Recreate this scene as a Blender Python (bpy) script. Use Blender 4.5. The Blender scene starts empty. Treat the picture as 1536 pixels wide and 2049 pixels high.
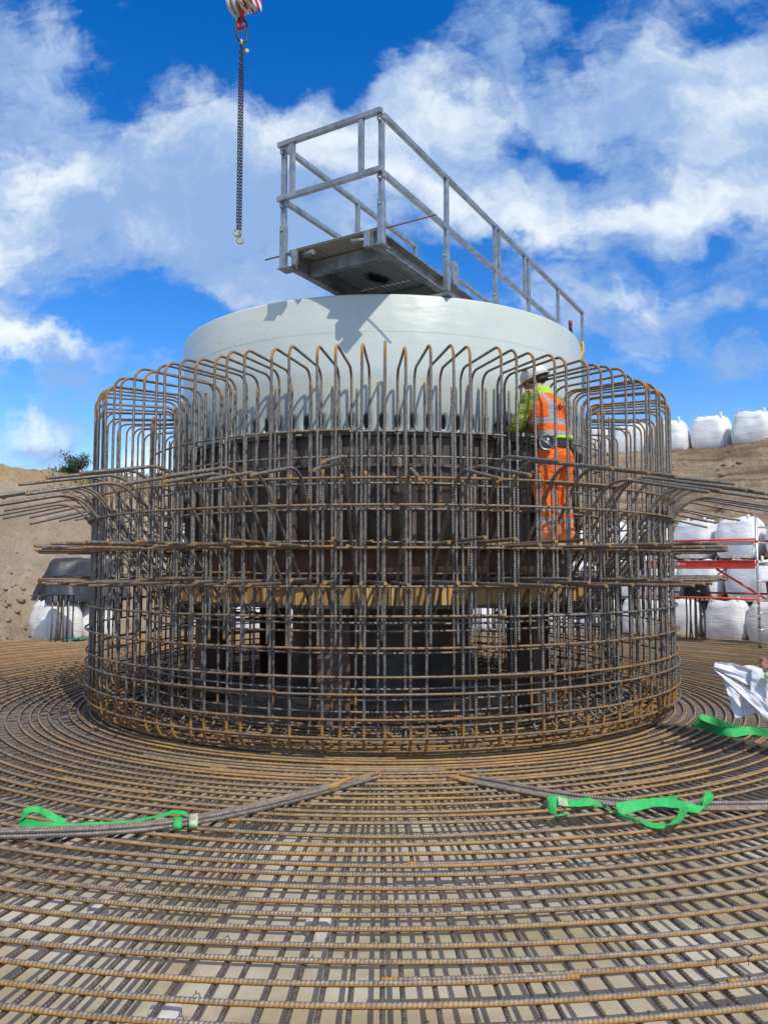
import bpy, math, random
import numpy as np
from mathutils import Vector, Matrix, noise as mnoise

random.seed(7)
rng = np.random.default_rng(7)
SC = bpy.context.scene
COL = SC.collection
PI = math.pi
D2R = math.radians

# ------------------------------------------------------------------ camera
F_PX, W_PX, H_PX = 1540.0, 1536.0, 2049.0
PITCH = D2R(4.2)
EYE = 1.6
cam_data = bpy.data.cameras.new("camera")
cam_data.sensor_fit = 'VERTICAL'
cam_data.sensor_height = 36.0
cam_data.lens = F_PX / H_PX * 36.0
cam_data.clip_start = 0.05
cam_data.clip_end = 2000
cam = bpy.data.objects.new("camera", cam_data)
cam.location = (0, 0, EYE)
cam.rotation_euler = (PI / 2 + PITCH, 0, 0)
COL.objects.link(cam)
SC.camera = cam


def ray(u, v):
    xc, yc = (u - 768.0) / F_PX, (1024.5 - v) / F_PX
    return (xc, math.cos(PITCH) - yc * math.sin(PITCH), math.sin(PITCH) + yc * math.cos(PITCH))


def pix(u, v, d):
    """point of the photo's pixel (u, v) on the vertical plane y = d"""
    x, y, z = ray(u, v)
    k = d / y
    return Vector((x * k, d, EYE + z * k))


def pixz(u, v, z):
    """point of the photo's pixel (u, v) on the level plane at height z"""
    x, y, zz = ray(u, v)
    k = (z - EYE) / zz
    return Vector((x * k, y * k, z))


# ------------------------------------------------------------------ world: sky and clouds
SUN_DIR = Vector((-0.42, 0.78, -1.0)).normalized()
SUN_ELEV = math.asin(-SUN_DIR.z)
world = bpy.data.worlds.new("World")
SC.world = world
world.use_nodes = True
wt = world.node_tree
wt.nodes.clear()


class NT:
    """small helper to write node trees"""
    def __init__(s, tree):
        s.t = tree

    def n(s, typ, **kw):
        nd = s.t.nodes.new(typ)
        for k, v in kw.items():
            setattr(nd, k, v)
        return nd

    def put(s, sock, v):
        if hasattr(v, 'is_linked') or isinstance(v, bpy.types.NodeSocket):
            s.t.links.new(v, sock)
        elif v is not None:
            if sock.type == 'RGBA' and not isinstance(v, (int, float)) and len(v) == 3:
                v = (*v, 1.0)
            sock.default_value = v

    def math(s, op, a, b=None, c=None, clamp=False):
        nd = s.n('ShaderNodeMath', operation=op, use_clamp=clamp)
        for i, x in enumerate((a, b, c)):
            s.put(nd.inputs[i], x)
        return nd.outputs[0]

    def vmath(s, op, a, b=None, out=0):
        nd = s.n('ShaderNodeVectorMath', operation=op)
        s.put(nd.inputs[0], a)
        if b is not None:
            s.put(nd.inputs[3 if op == 'SCALE' else 1], b)
        return nd.outputs[out]

    def noise(s, vec, scale, detail=4, rough=0.5, dist=0.0, color=False):
        nd = s.n('ShaderNodeTexNoise')
        if vec is not None:
            s.put(nd.inputs['Vector'], vec)
        nd.inputs['Scale'].default_value = scale
        nd.inputs['Detail'].default_value = detail
        nd.inputs['Roughness'].default_value = rough
        nd.inputs['Distortion'].default_value = dist
        return nd.outputs['Color' if color else 'Fac']

    def step(s, v, a, b, lo=0.0, hi=1.0, smooth=True):
        nd = s.n('ShaderNodeMapRange')
        nd.interpolation_type = 'SMOOTHSTEP' if smooth else 'LINEAR'
        s.put(nd.inputs[0], v)
        for i, x in ((1, a), (2, b), (3, lo), (4, hi)):
            s.put(nd.inputs[i], x)
        return nd.outputs[0]

    def mix(s, f, a, b, mode='MIX'):
        nd = s.n('ShaderNodeMix', data_type='RGBA', blend_type=mode)
        s.put(nd.inputs[0], f)
        s.put(nd.inputs[6], a)
        s.put(nd.inputs[7], b)
        return nd.outputs[2]

    def comb(s, x, y, z=0.0):
        nd = s.n('ShaderNodeCombineXYZ')
        for i, q in enumerate((x, y, z)):
            s.put(nd.inputs[i], q)
        return nd.outputs[0]

    def sep(s, v):
        nd = s.n('ShaderNodeSeparateXYZ')
        s.put(nd.inputs[0], v)
        return nd.outputs

    def bump(s, h, strength=0.5, dist=0.01, normal=None):
        nd = s.n('ShaderNodeBump')
        nd.inputs['Strength'].default_value = strength
        nd.inputs['Distance'].default_value = dist
        s.put(nd.inputs['Height'], h)
        if normal is not None:
            s.put(nd.inputs['Normal'], normal)
        return nd.outputs[0]


def build_sky():
    N = NT(wt)
    sky = N.n('ShaderNodeTexSky', sky_type='NISHITA')
    sky.sun_disc = False
    sky.sun_elevation = SUN_ELEV
    sky.sun_rotation = D2R(150)
    sky.air_density = 1.0
    sky.dust_density = 0.3
    sky.ozone_density = 3.0
    hs = N.n('ShaderNodeHueSaturation')
    hs.inputs['Hue'].default_value = 0.512
    hs.inputs['Saturation'].default_value = 1.42
    hs.inputs['Value'].default_value = 1.62
    wt.links.new(sky.outputs[0], hs.inputs['Color'])
    D = N.n('ShaderNodeTexCoord').outputs['Generated']
    sp = N.sep(D)
    den = N.math('SQRT', N.math('ADD', N.math('MULTIPLY', sp[1], sp[1]), 0.03))
    S = N.math('DIVIDE', sp[0], den)
    T = N.math('DIVIDE', sp[2], den)
    P = N.comb(S, T)
    # warp so that no cloud keeps a smooth outline
    w1 = N.vmath('SCALE', N.vmath('SUBTRACT', N.noise(P, 5.0, 5, 0.55, color=True), (0.5, 0.5, 0.5)), 0.22)
    w2 = N.vmath('SCALE', N.vmath('SUBTRACT', N.noise(P, 18.0, 4, 0.6, color=True), (0.5, 0.5, 0.5)), 0.05)
    Pw = N.vmath('ADD', N.vmath('ADD', P, w1), w2)

    def st(u, v):
        d = Vector(ray(u, v)).normalized()
        q = math.sqrt(d.y * d.y + 0.03)
        return d.x / q, d.z / q

    def blobs(rows):
        acc = None
        for (u, v, ru, rv, rot, amp) in rows:
            s0, t0 = st(u, v)
            m = N.n('ShaderNodeMapping', vector_type='TEXTURE')
            N.put(m.inputs[0], Pw)
            m.inputs['Location'].default_value = (s0, t0, 0)
            m.inputs['Rotation'].default_value = (0, 0, D2R(rot))
            m.inputs['Scale'].default_value = (ru / F_PX, rv / F_PX, 1)
            g = N.n('ShaderNodeTexGradient', gradient_type='SPHERICAL')
            N.put(g.inputs[0], m.outputs[0])
            if acc is None:
                acc = N.math('MULTIPLY', g.outputs['Fac'], amp)
            else:
                acc = N.math('MULTIPLY_ADD', g.outputs['Fac'], amp, acc)
        return acc
    rows = [(40, 170, 330, 230, -35, 1.2), (190, 400, 330, 210, -20, 1.2), (20, 560, 210, 300, 0, 1.3), (0, 60, 200, 130, 0, .6),
            (440, 260, 300, 190, 0, 1.2), (480, 440, 340, 230, -8, 1.25), (330, 330, 240, 180, 0, .9), (480, 590, 170, 90, 0, .8),
            (800, 230, 480, 200, 5, 1.3), (760, 330, 420, 240, 0, .8), (1230, 190, 460, 180, 6, 1.2), (1460, 110, 270, 240, 20, 1.0),
            (1010, 400, 420, 130, -10, 1.2), (1330, 400, 480, 150, 0, 1.4), (1480, 260, 300, 260, 0, .8),
            (1230, 590, 430, 95, 0, 1.1), (1180, 655, 420, 55, 4, .75), (1470, 610, 200, 70, 0, .7), (620, 520, 300, 110, 0, .6), (1130, 535, 200, 60, -5, .4), (1420, 520, 240, 80, 0, .2),
            (100, 700, 210, 60, -8, 1.05), (60, 890, 150, 85, 0, 1.1), (140, 780, 100, 60, 0, .75), (290, 900, 130, 90, 0, 1.1),
            (1080, 40, 330, 70, 8, .75), (1480, 735, 170, 60, 12, .85), (1300, 690, 260, 60, 0, .45), (250, 590, 200, 40, 10, .6),
            (1250, 685, 50, 26, 0, .6), (1410, 685, 50, 28, 0, .6), (1310, 725, 40, 24, 0, .5),
            (1030, 280, 150, 95, -15, -1.35), (1150, 320, 70, 70, 60, -.9), (300, 625, 230, 110, -8, -1.0), (1100, 500, 260, 50, -6, -.6), (1380, 500, 160, 40, 0, -.4), (640, 90, 300, 90, 0, -.5), (560, 40, 420, 130, 0, -1.1),
            (240, 190, 90, 130, -30, -.5), (930, 170, 130, 40, 0, -.3), (420, 415, 90, 40, -20, -.35), (1440, 470, 120, 50, 0, -.6),
            (850, 520, 200, 70, 0, -.4), (520, 180, 60, 80, 0, -.4)]
    dens = blobs(rows)
    fb = N.noise(Pw, 7.5, 10, 0.62, 0.25)
    dens = N.math('ADD', dens, N.math('MULTIPLY', N.math('SUBTRACT', fb, 0.5), 3.3))
    stv = N.comb(N.math('MULTIPLY_ADD', S, 0.97, N.math('MULTIPLY', T, 0.26)), N.math('MULTIPLY', N.math('MULTIPLY_ADD', S, -0.26, N.math('MULTIPLY', T, 0.97)), 3.2))
    dens = N.math('ADD', dens, N.math('MULTIPLY', N.math('SUBTRACT', N.noise(stv, 5.5, 10, 0.66, 0.5), 0.5), 1.7))
    over = N.step(T, 0.95, 1.7)  # unseen overhead cloud, added and whitened to lift and neutralise the shadows
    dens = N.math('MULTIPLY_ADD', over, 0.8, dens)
    mask = N.step(dens, 0.0, 1.35)
    mask = N.math('MULTIPLY', mask, 0.94)
    hi = blobs([(90, 330, 190, 75, -12, 1.1), (10, 460, 130, 120, 0, .9), (860, 370, 330, 70, -12, .9), (1150, 430, 300, 70, 10, .95),
                (1420, 400, 260, 70, 0, .9), (720, 230, 420, 120, 0, .85), (360, 200, 220, 80, 0, .55), (1450, 200, 200, 200, 0, .5),
                (50, 860, 110, 40, 0, 1.1), (290, 900, 140, 90, 0, 1.3), (120, 700, 170, 40, 0, .9), (1250, 590, 300, 60, 0, .5),
                (330, 450, 150, 60, 0, .6), (30, 700, 120, 60, 0, .8), (1240, 560, 220, 60, 0, .4),
                (480, 470, 240, 150, 0, -.7), (140, 790, 90, 60, 0, -.6)])
    fb2 = N.noise(Pw, 9.0, 9, 0.64)
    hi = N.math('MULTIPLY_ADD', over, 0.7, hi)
    hi = N.math('ADD', N.math('ADD', hi, N.math('MULTIPLY', N.math('SUBTRACT', fb2, 0.5), 2.4)), 0.08)
    mid = N.noise(Pw, 3.2, 9, 0.66, 0.3)
    hi = N.math('ADD', hi, N.math('MULTIPLY', N.math('SUBTRACT', mid, 0.5), 1.6))
    hi = N.step(hi, -0.25, 1.35)
    ccol = N.mix(hi, (0.27, 0.42, 0.69), (0.84, 0.90, 0.92))
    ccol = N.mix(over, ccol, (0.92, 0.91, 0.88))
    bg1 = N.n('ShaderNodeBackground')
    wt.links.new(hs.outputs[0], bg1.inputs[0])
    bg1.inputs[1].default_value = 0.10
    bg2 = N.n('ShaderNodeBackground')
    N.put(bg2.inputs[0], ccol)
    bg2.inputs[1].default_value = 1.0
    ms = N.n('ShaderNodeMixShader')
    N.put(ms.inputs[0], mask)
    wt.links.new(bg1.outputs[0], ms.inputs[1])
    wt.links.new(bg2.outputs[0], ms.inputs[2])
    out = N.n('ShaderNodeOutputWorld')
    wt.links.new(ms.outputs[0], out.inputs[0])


build_sky()
sun_data = bpy.data.lights.new("sun", 'SUN')
sun_data.energy = 2.9
sun_data.angle = D2R(0.53)
sun_data.color = (1.0, 0.93, 0.82)
sun = bpy.data.objects.new("sun", sun_data)
sun.rotation_euler = SUN_DIR.to_track_quat('-Z', 'Y').to_euler()
sun.location = (6, -8, 20)
COL.objects.link(sun)
SC.view_settings.view_transform = 'Standard'
SC.view_settings.look = 'None'
SC.view_settings.exposure = 0.2
SC.view_settings.gamma = 1.0
SC.view_settings.use_curve_mapping = False
SC.cycles.max_bounces = 6
SC.cycles.diffuse_bounces = 3
SC.cycles.glossy_bounces = 3


# ------------------------------------------------------------------ objects: helpers
def tag(o, label=None, cat=None, group=None, kind=None):
    for k, v in (('label', label), ('category', cat), ('group', group), ('kind', kind)):
        if v:
            o[k] = v
    return o


def empty(name, loc=(0, 0, 0), rotz=0.0, **kw):
    o = bpy.data.objects.new(name, None)
    o.empty_display_size = 0.2
    o.location = loc
    o.rotation_euler = (0, 0, rotz)
    COL.objects.link(o)
    return tag(o, **kw)


def link(name, me, parent=None, loc=(0, 0, 0), rot=(0, 0, 0), mat=None):
    o = bpy.data.objects.new(name, me)
    o.location = loc
    o.rotation_euler = rot
    if mat is not None and me is not None and not me.materials:
        me.materials.append(mat)
    COL.objects.link(o)
    if parent is not None:
        o.parent = parent
    return o


class MB:
    """collects vertices and faces of ONE mesh"""
    def __init__(s):
        s.v, s.f, s.uv, s.at, s.mi, s.n = [], [], [], [], [], 0

    def add(s, v, f, uv=None, at=None, mi=0):
        """f: list of arrays (k x m) of face corner indices; uv: matching list of (k x m x 2)"""
        v = np.asarray(v, dtype=np.float64).reshape(-1, 3)
        s.v.append(v)
        s.at.append(np.zeros(len(v)) if at is None else np.broadcast_to(np.asarray(at, dtype=float), (len(v),)))
        for i, q in enumerate(f):
            q = np.asarray(q, dtype=np.int64)
            s.f.append(q + s.n)
            s.uv.append(None if uv is None else np.asarray(uv[i], dtype=float))
            s.mi.append(mi)
        s.n += len(v)
        return s

    def box(s, x0, y0, z0, x1, y1, z1, M=None, mi=0):
        v = np.array([(x, y, z) for z in (z0, z1) for y in (y0, y1) for x in (x0, x1)], float)
        if M is not None:
            v = np.array([M @ Vector(p) for p in v])
        return s.add(v, [np.array([(0, 2, 3, 1), (4, 5, 7, 6), (0, 1, 5, 4), (2, 6, 7, 3), (0, 4, 6, 2), (1, 3, 7, 5)])], mi=mi)

    def beam(s, a, b, w, h, up=(0, 0, 1), mi=0):
        """a bar of w x h section from a to b"""
        a, b, up = Vector(a), Vector(b), Vector(up)
        t = (b - a).normalized()
        side = t.cross(up).normalized()
        u2 = side.cross(t).normalized()
        v = [p + side * (sx * w / 2) + u2 * (sz * h / 2) for p in (a, b) for sx, sz in ((-1, -1), (1, -1), (1, 1), (-1, 1))]
        return s.add(np.array(v), [np.array([(3, 2, 1, 0), (4, 5, 6, 7), (0, 1, 5, 4), (1, 2, 6, 5), (2, 3, 7, 6), (3, 0, 4, 7)])], mi=mi)

    def tube(s, P, r, n=8, ref=None, caps=True, at=None, ribs=None, flat=1.0, mi=0):
        P = np.asarray(P, float)
        if callable(at) and ribs is None:
            for _ in range(2):
                d = np.linalg.norm(P[1] - P[0])
                if d > 0.06:
                    u = (P[1] - P[0]) / d
                    P = np.concatenate((P[:1], [P[0] + u * 0.032, P[0] + u * 0.05], P[1:]))
                P = P[::-1]
        k = len(P)
        T = np.gradient(P, axis=0)
        T /= np.linalg.norm(T, axis=1)[:, None] + 1e-12
        if ref is not None:
            R = np.broadcast_to(np.asarray(ref, float), (k, 3))
            E2 = R - (R * T).sum(1)[:, None] * T
            E2 /= np.linalg.norm(E2, axis=1)[:, None] + 1e-12
        else:
            E2 = np.zeros((k, 3))
            a = np.array((0, 0, 1.0)) if abs(T[0, 2]) < 0.9 else np.array((1.0, 0, 0))
            e = a - T[0] * (a @ T[0])
            for i in range(k):
                e = e - T[i] * (e @ T[i])
                e /= np.linalg.norm(e) + 1e-12
                E2[i] = e
        E1 = np.cross(T, E2)
        L = np.concatenate(([0], np.cumsum(np.linalg.norm(np.diff(P, axis=0), axis=1))))
        th = np.arange(n) * 2 * PI / n
        rr = np.broadcast_to(np.asarray(r, float), (k,))[:, None] * np.ones((1, n))
        if ribs is not None:
            pitch, amp, on = ribs
            ph = 2 * PI * L[:, None] / pitch + 2.0 * np.cos(th)[None, :]
            rr = rr * (1 + np.asarray(on, float)[:, None] * amp * (np.cos(ph) * 0.5 + 0.5) * np.abs(np.sin(th + 0.35))[None, :])
        v = P[:, None, :] + rr[..., None] * (np.cos(th)[None, :, None] * E1[:, None, :] * flat + np.sin(th)[None, :, None] * E2[:, None, :])
        v = v.reshape(-1, 3)
        i, j = np.meshgrid(np.arange(k - 1), np.arange(n), indexing='ij')
        j2 = (j + 1) % n
        q = np.stack((i * n + j, i * n + j2, (i + 1) * n + j2, (i + 1) * n + j), -1).reshape(-1, 4)
        uvq = np.stack((np.stack((L[i], j / n), -1), np.stack((L[i], (j + 1) / n), -1),
                        np.stack((L[i + 1], (j + 1) / n), -1), np.stack((L[i + 1], j / n), -1)), -2).reshape(-1, 4, 2)
        F, U = [q], [uvq]
        if caps:
            F += [np.arange(n)[::-1][None], (np.arange(n) + (k - 1) * n)[None]]
            U += [np.zeros((1, n, 2)), np.full((1, n, 2), [L[-1], 0.0])]
        A = None
        if at is not None:
            A = at(L, th) if callable(at) else np.full((k, n), at)
            A = np.asarray(A).reshape(-1)
        return s.add(v, F, U, A, mi=mi)

    def ball(s, c, r, nu=12, nv=8, R=None, mi=0):
        r = np.broadcast_to(np.asarray(r, float), (3,))
        ph = np.linspace(0, PI, nv + 1)[1:-1]
        th = np.arange(nu) * 2 * PI / nu
        p = np.stack((np.sin(ph)[:, None] * np.cos(th), np.sin(ph)[:, None] * np.sin(th), np.cos(ph)[:, None] * np.ones(nu)), -1).reshape(-1, 3)
        p = np.concatenate((p, [[0, 0, 1], [0, 0, -1]])) * r
        if R is not None:
            p = p @ np.array(R.to_3x3()).T
        m = nv - 1
        i, j = np.meshgrid(np.arange(m - 1), np.arange(nu), indexing='ij')
        q = np.stack((i * nu + j, (i + 1) * nu + j, (i + 1) * nu + (j + 1) % nu, i * nu + (j + 1) % nu), -1).reshape(-1, 4)
        j = np.arange(nu)
        t1 = np.stack((np.full(nu, m * nu), j, (j + 1) % nu), -1)
        t2 = np.stack((np.full(nu, m * nu + 1), (m - 1) * nu + (j + 1) % nu, (m - 1) * nu + j), -1)
        return s.add(p + np.asarray(c, float), [q, t1, t2], mi=mi)

    def loft(s, rings, n=24, sub=4, mi=0, cap=True):
        """rings: (cx, cy, cz, rx, ry[, power]) level rings, smoothly interpolated"""
        R = np.array([tuple(r) + ((2.0,) if len(r) == 5 else ()) for r in rings], float)
        out = catmull(R, sub)
        th = np.arange(n) * 2 * PI / n
        V = []
        for cx, cy, cz, rx, ry, pw in out:
            c, sn = np.cos(th), np.sin(th)
            k = (np.abs(c) ** pw + np.abs(sn) ** pw) ** (-1 / pw)
            V.append(np.stack((cx + rx * k * c, cy + ry * k * sn, np.full(n, cz)), -1))
        k = len(V)
        i, j = np.meshgrid(np.arange(k - 1), np.arange(n), indexing='ij')
        q = np.stack((i * n + j, i * n + (j + 1) % n, (i + 1) * n + (j + 1) % n, (i + 1) * n + j), -1).reshape(-1, 4)
        F = [q]
        if cap:
            F += [np.arange(n)[::-1][None], (np.arange(n) + (k - 1) * n)[None]]
        return s.add(np.concatenate(V), F, mi=mi)

    def grid(s, V, uv=True, mi=0, close=False):
        """V: (a, b, 3) array of points"""
        V = np.asarray(V, float)
        a, b = V.shape[:2]
        i, j = np.meshgrid(np.arange(a - 1), np.arange(b if close else b - 1), indexing='ij')
        j2 = (j + 1) % b
        q = np.stack((i * b + j, (i + 1) * b + j, (i + 1) * b + j2, i * b + j2), -1).reshape(-1, 4)
        u = np.stack((np.stack((i / (a - 1), j / max(b - 1, 1)), -1), np.stack(((i + 1) / (a - 1), j / max(b - 1, 1)), -1),
                      np.stack(((i + 1) / (a - 1), (j + 1) / max(b - 1, 1)), -1), np.stack((i / (a - 1), (j + 1) / max(b - 1, 1)), -1)), -2).reshape(-1, 4, 2)
        return s.add(V.reshape(-1, 3), [q], [u], mi=mi)

    def mesh(s, name, smooth=True, mats=(), attr=True, sharp=None):
        me = bpy.data.meshes.new(name)
        v = np.concatenate(s.v)
        tot = [np.full(len(q), q.shape[1]) for q in s.f]
        loops = np.concatenate([q.reshape(-1) for q in s.f])
        tot = np.concatenate(tot)
        start = np.concatenate(([0], np.cumsum(tot)[:-1]))
        me.vertices.add(len(v))
        me.vertices.foreach_set('co', v.astype(np.float32).reshape(-1))
        me.loops.add(len(loops))
        me.loops.foreach_set('vertex_index', loops.astype(np.int32))
        me.polygons.add(len(tot))
        me.polygons.foreach_set('loop_start', start.astype(np.int32))
        try:
            me.polygons.foreach_set('loop_total', tot.astype(np.int32))
        except Exception:
            pass
        sm = np.concatenate([np.full(len(q), bool(smooth) and (q.shape[1] <= 4)) for q in s.f])
        me.polygons.foreach_set('use_smooth', sm)
        me.polygons.foreach_set('material_index', np.concatenate([np.full(len(q), m) for q, m in zip(s.f, s.mi)]).astype(np.int32))
        if any(u is not None for u in s.uv):
            lay = me.uv_layers.new(name='UVMap')
            uv = np.concatenate([(np.zeros((q.size, 2)) if u is None else u.reshape(-1, 2)) for q, u in zip(s.f, s.uv)])
            lay.data.foreach_set('uv', uv.astype(np.float32).reshape(-1))
        at = np.concatenate(s.at)
        if attr and np.any(at != 0):
            a = me.attributes.new('rust', 'FLOAT', 'POINT')
            a.data.foreach_set('value', at.astype(np.float32))
        for m in mats:
            me.materials.append(m)
        me.update(calc_edges=True)
        me.validate()
        return me

    def obj(s, name, mat, parent=None, smooth=True, loc=(0, 0, 0), rot=(0, 0, 0), bevel=0.0):
        mats = mat if isinstance(mat, (list, tuple)) else (mat,)
        o = link(name, s.mesh(name, smooth, mats), parent, loc, rot)
        if bevel:
            b = o.modifiers.new('bevel', 'BEVEL')
            b.width = bevel
            b.segments = 2
            b.limit_method = 'ANGLE'
        return o


def catmull(R, sub):
    R = np.asarray(R, float)
    out = []
    k = len(R)
    for i in range(k - 1):
        p0, p1, p2, p3 = R[max(i - 1, 0)], R[i], R[i + 1], R[min(i + 2, k - 1)]
        for q in range(sub):
            t = q / sub
            out.append(0.5 * ((2 * p1) + (-p0 + p2) * t + (2 * p0 - 5 * p1 + 4 * p2 - p3) * t * t + (-p0 + 3 * p1 - 3 * p2 + p3) * t ** 3))
    out.append(R[-1])
    return np.array(out)


def fillet(pts, rad, seg=6, step=None):
    """a polyline with rounded corners; step: longest straight piece"""
    pts = [np.asarray(p, float) for p in pts]
    out = [pts[0]]
    for i in range(1, len(pts) - 1):
        a, b, c = pts[i - 1], pts[i], pts[i + 1]
        u, w = (a - b) / np.linalg.norm(a - b), (c - b) / np.linalg.norm(c - b)
        ang = math.acos(max(-1, min(1, float(u @ w))))
        d = rad / math.tan(ang / 2)
        p, q = b + u * d, b + w * d
        o = b + (u + w) / np.linalg.norm(u + w) * (rad / math.sin(ang / 2))
        va, vb = p - o, q - o
        om = math.acos(max(-1, min(1, float(va @ vb) / rad / rad)))
        for k in range(seg + 1):
            t = k / seg
            out.append(o + (math.sin((1 - t) * om) * va + math.sin(t * om) * vb) / math.sin(om))
    out.append(pts[-1])
    if step:
        res = [out[0]]
        for a, b in zip(out[:-1], out[1:]):
            m = max(1, int(math.ceil(np.linalg.norm(b - a) / step)))
            for k in range(1, m + 1):
                res.append(a + (b - a) * k / m)
        out = res
    return np.array(out)


# ------------------------------------------------------------------ materials
def new_mat(name):
    m = bpy.data.materials.new(name)
    m.use_nodes = True
    t = m.node_tree
    t.nodes.clear()
    N = NT(t)
    b = N.n('ShaderNodeBsdfPrincipled')
    o = N.n('ShaderNodeOutputMaterial')
    t.links.new(b.outputs[0], o.inputs[0])
    return m, N, b


def simple(name, color, rough=0.6, metal=0.0, vary=0.15, scale=6.0, bump=0.0, bscale=40.0, spec=None, dirt=None, dirt_amt=0.5):
    m, N, b = new_mat(name)
    co = N.n('ShaderNodeTexCoord').outputs['Object']
    f = N.noise(co, scale, 6, 0.6)
    c0 = tuple(x * (1 - vary) for x in color)
    c1 = tuple(min(1, x * (1 + vary)) for x in color)
    c = N.mix(N.step(f, 0.3, 0.7), c0, c1)
    if dirt is not None:
        c = N.mix(N.math('MULTIPLY', N.step(N.noise(co, scale * 0.6, 8, 0.65, 0.5), 0.48, 0.72), dirt_amt), c, dirt)
    N.put(b.inputs['Base Color'], c)
    N.put(b.inputs['Roughness'], N.step(N.noise(co, scale * 3, 3), 0.2, 0.8, rough * 0.85, min(1, rough * 1.15)))
    b.inputs['Metallic'].default_value = metal
    if spec is not None:
        b.inputs['Specular IOR Level'].default_value = spec
    if bump:
        N.put(b.inputs['Normal'], N.bump(N.noise(co, bscale, 5, 0.6), bump, 0.02))
    return m


def rebar_mat(name, steel0, steel1, pitch=0.020, rust_shift=0.0, rib_bump=0.7, rough=0.5, r0=(0.17, 0.098, 0.052), r1=(0.44, 0.235, 0.07)):
    m, N, b = new_mat(name)
    uv = N.sep(N.n('ShaderNodeTexCoord').outputs['UV'])
    rnd = N.n('ShaderNodeObjectInfo').outputs['Random']
    at = N.n('ShaderNodeAttribute', attribute_name='rust').outputs['Fac']
    u2 = N.math('MULTIPLY_ADD', rnd, 57.0, uv[0])
    vec = N.comb(u2, N.math('MULTIPLY', uv[1], 0.12), N.math('MULTIPLY', rnd, 31.0))
    n1 = N.noise(vec, 5.0, 6, 0.65)
    n2 = N.noise(vec, 30.0, 4, 0.6)
    n3 = N.noise(vec, 1.6, 3, 0.5)
    r = N.math('ADD', at, N.math('MULTIPLY', N.math('SUBTRACT', n1, 0.5), 0.95))
    r = N.math('ADD', r, N.math('MULTIPLY', N.math('SUBTRACT', n3, 0.5), 0.45))
    r = N.math('ADD', r, N.math('MULTIPLY_ADD', rnd, 0.30, rust_shift - 0.13))
    mask = N.step(r, 0.30, 0.95)
    steel = N.mix(N.step(n2, 0.3, 0.7), steel0, steel1)
    rust = N.mix(N.step(N.math('ADD', N.math('MULTIPLY', n1, 0.6), N.math('MULTIPLY', n2, 0.4)), 0.36, 0.66), r0, r1)
    rust = N.mix(N.step(r, 0.9, 1.15), rust, N.mix(n2, (0.34, 0.16, 0.045), (0.60, 0.32, 0.085)))
    col = N.mix(mask, steel, rust)
    # slanted ribs: worn bright on their tops, dirty between
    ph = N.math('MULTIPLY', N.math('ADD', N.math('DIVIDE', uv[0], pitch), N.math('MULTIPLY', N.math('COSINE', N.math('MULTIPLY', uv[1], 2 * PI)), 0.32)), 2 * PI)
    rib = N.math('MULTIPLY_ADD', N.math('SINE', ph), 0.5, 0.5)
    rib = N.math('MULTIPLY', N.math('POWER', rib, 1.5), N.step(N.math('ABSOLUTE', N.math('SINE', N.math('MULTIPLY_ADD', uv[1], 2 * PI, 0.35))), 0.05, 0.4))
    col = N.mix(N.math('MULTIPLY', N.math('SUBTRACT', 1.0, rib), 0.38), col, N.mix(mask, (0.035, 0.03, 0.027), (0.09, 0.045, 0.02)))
    N.put(b.inputs['Base Color'], col)
    N.put(b.inputs['Roughness'], N.math('MULTIPLY_ADD', mask, 0.35, rough))
    N.put(b.inputs['Metallic'], N.math('MULTIPLY', N.math('SUBTRACT', 1.0, mask), 0.45))
    h = N.math('ADD', rib, N.math('MULTIPLY', n2, 0.35))
    N.put(b.inputs['Normal'], N.bump(h, rib_bump, 0.003))
    return m


M = {}
M['bar'] = rebar_mat('cage_bar_steel', (0.165, 0.145, 0.122), (0.385, 0.35, 0.30), pitch=0.023)
M['matbar'] = rebar_mat('mat_bar_steel', (0.20, 0.175, 0.145), (0.42, 0.375, 0.32), pitch=0.0185, rust_shift=0.05, rough=0.55, r0=(0.31, 0.185, 0.075), r1=(0.66, 0.41, 0.13))
M['radial'] = rebar_mat('radial_bar_steel', (0.12, 0.10, 0.082), (0.27, 0.235, 0.195), pitch=0.0185, rust_shift=-0.02)


def slab_mat():
    m, N, b = new_mat('blinding_concrete')
    co = N.n('ShaderNodeTexCoord').outputs['Object']
    a = N.noise(co, 0.9, 8, 0.62, 0.6)
    c = N.noise(co, 9.0, 7, 0.65)
    col = N.mix(N.step(a, 0.35, 0.65), (0.44, 0.395, 0.305), (0.58, 0.535, 0.445))
    stain = N.step(N.noise(co, 0.75, 8, 0.62, 0.8), 0.38, 0.60)
    col = N.mix(N.math('MULTIPLY', stain, 0.8), col, (0.36, 0.285, 0.165))
    col = N.mix(N.step(c, 0.55, 0.8, 0, 0.4), col, (0.30, 0.26, 0.18))
    N.put(b.inputs['Base Color'], col)
    N.put(b.inputs['Roughness'], N.step(stain, 0, 1, 0.85, 0.5))
    N.put(b.inputs['Normal'], N.bump(N.noise(co, 30, 6, 0.65), 0.25, 0.01))
    return m


M['slab'] = slab_mat()


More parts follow.
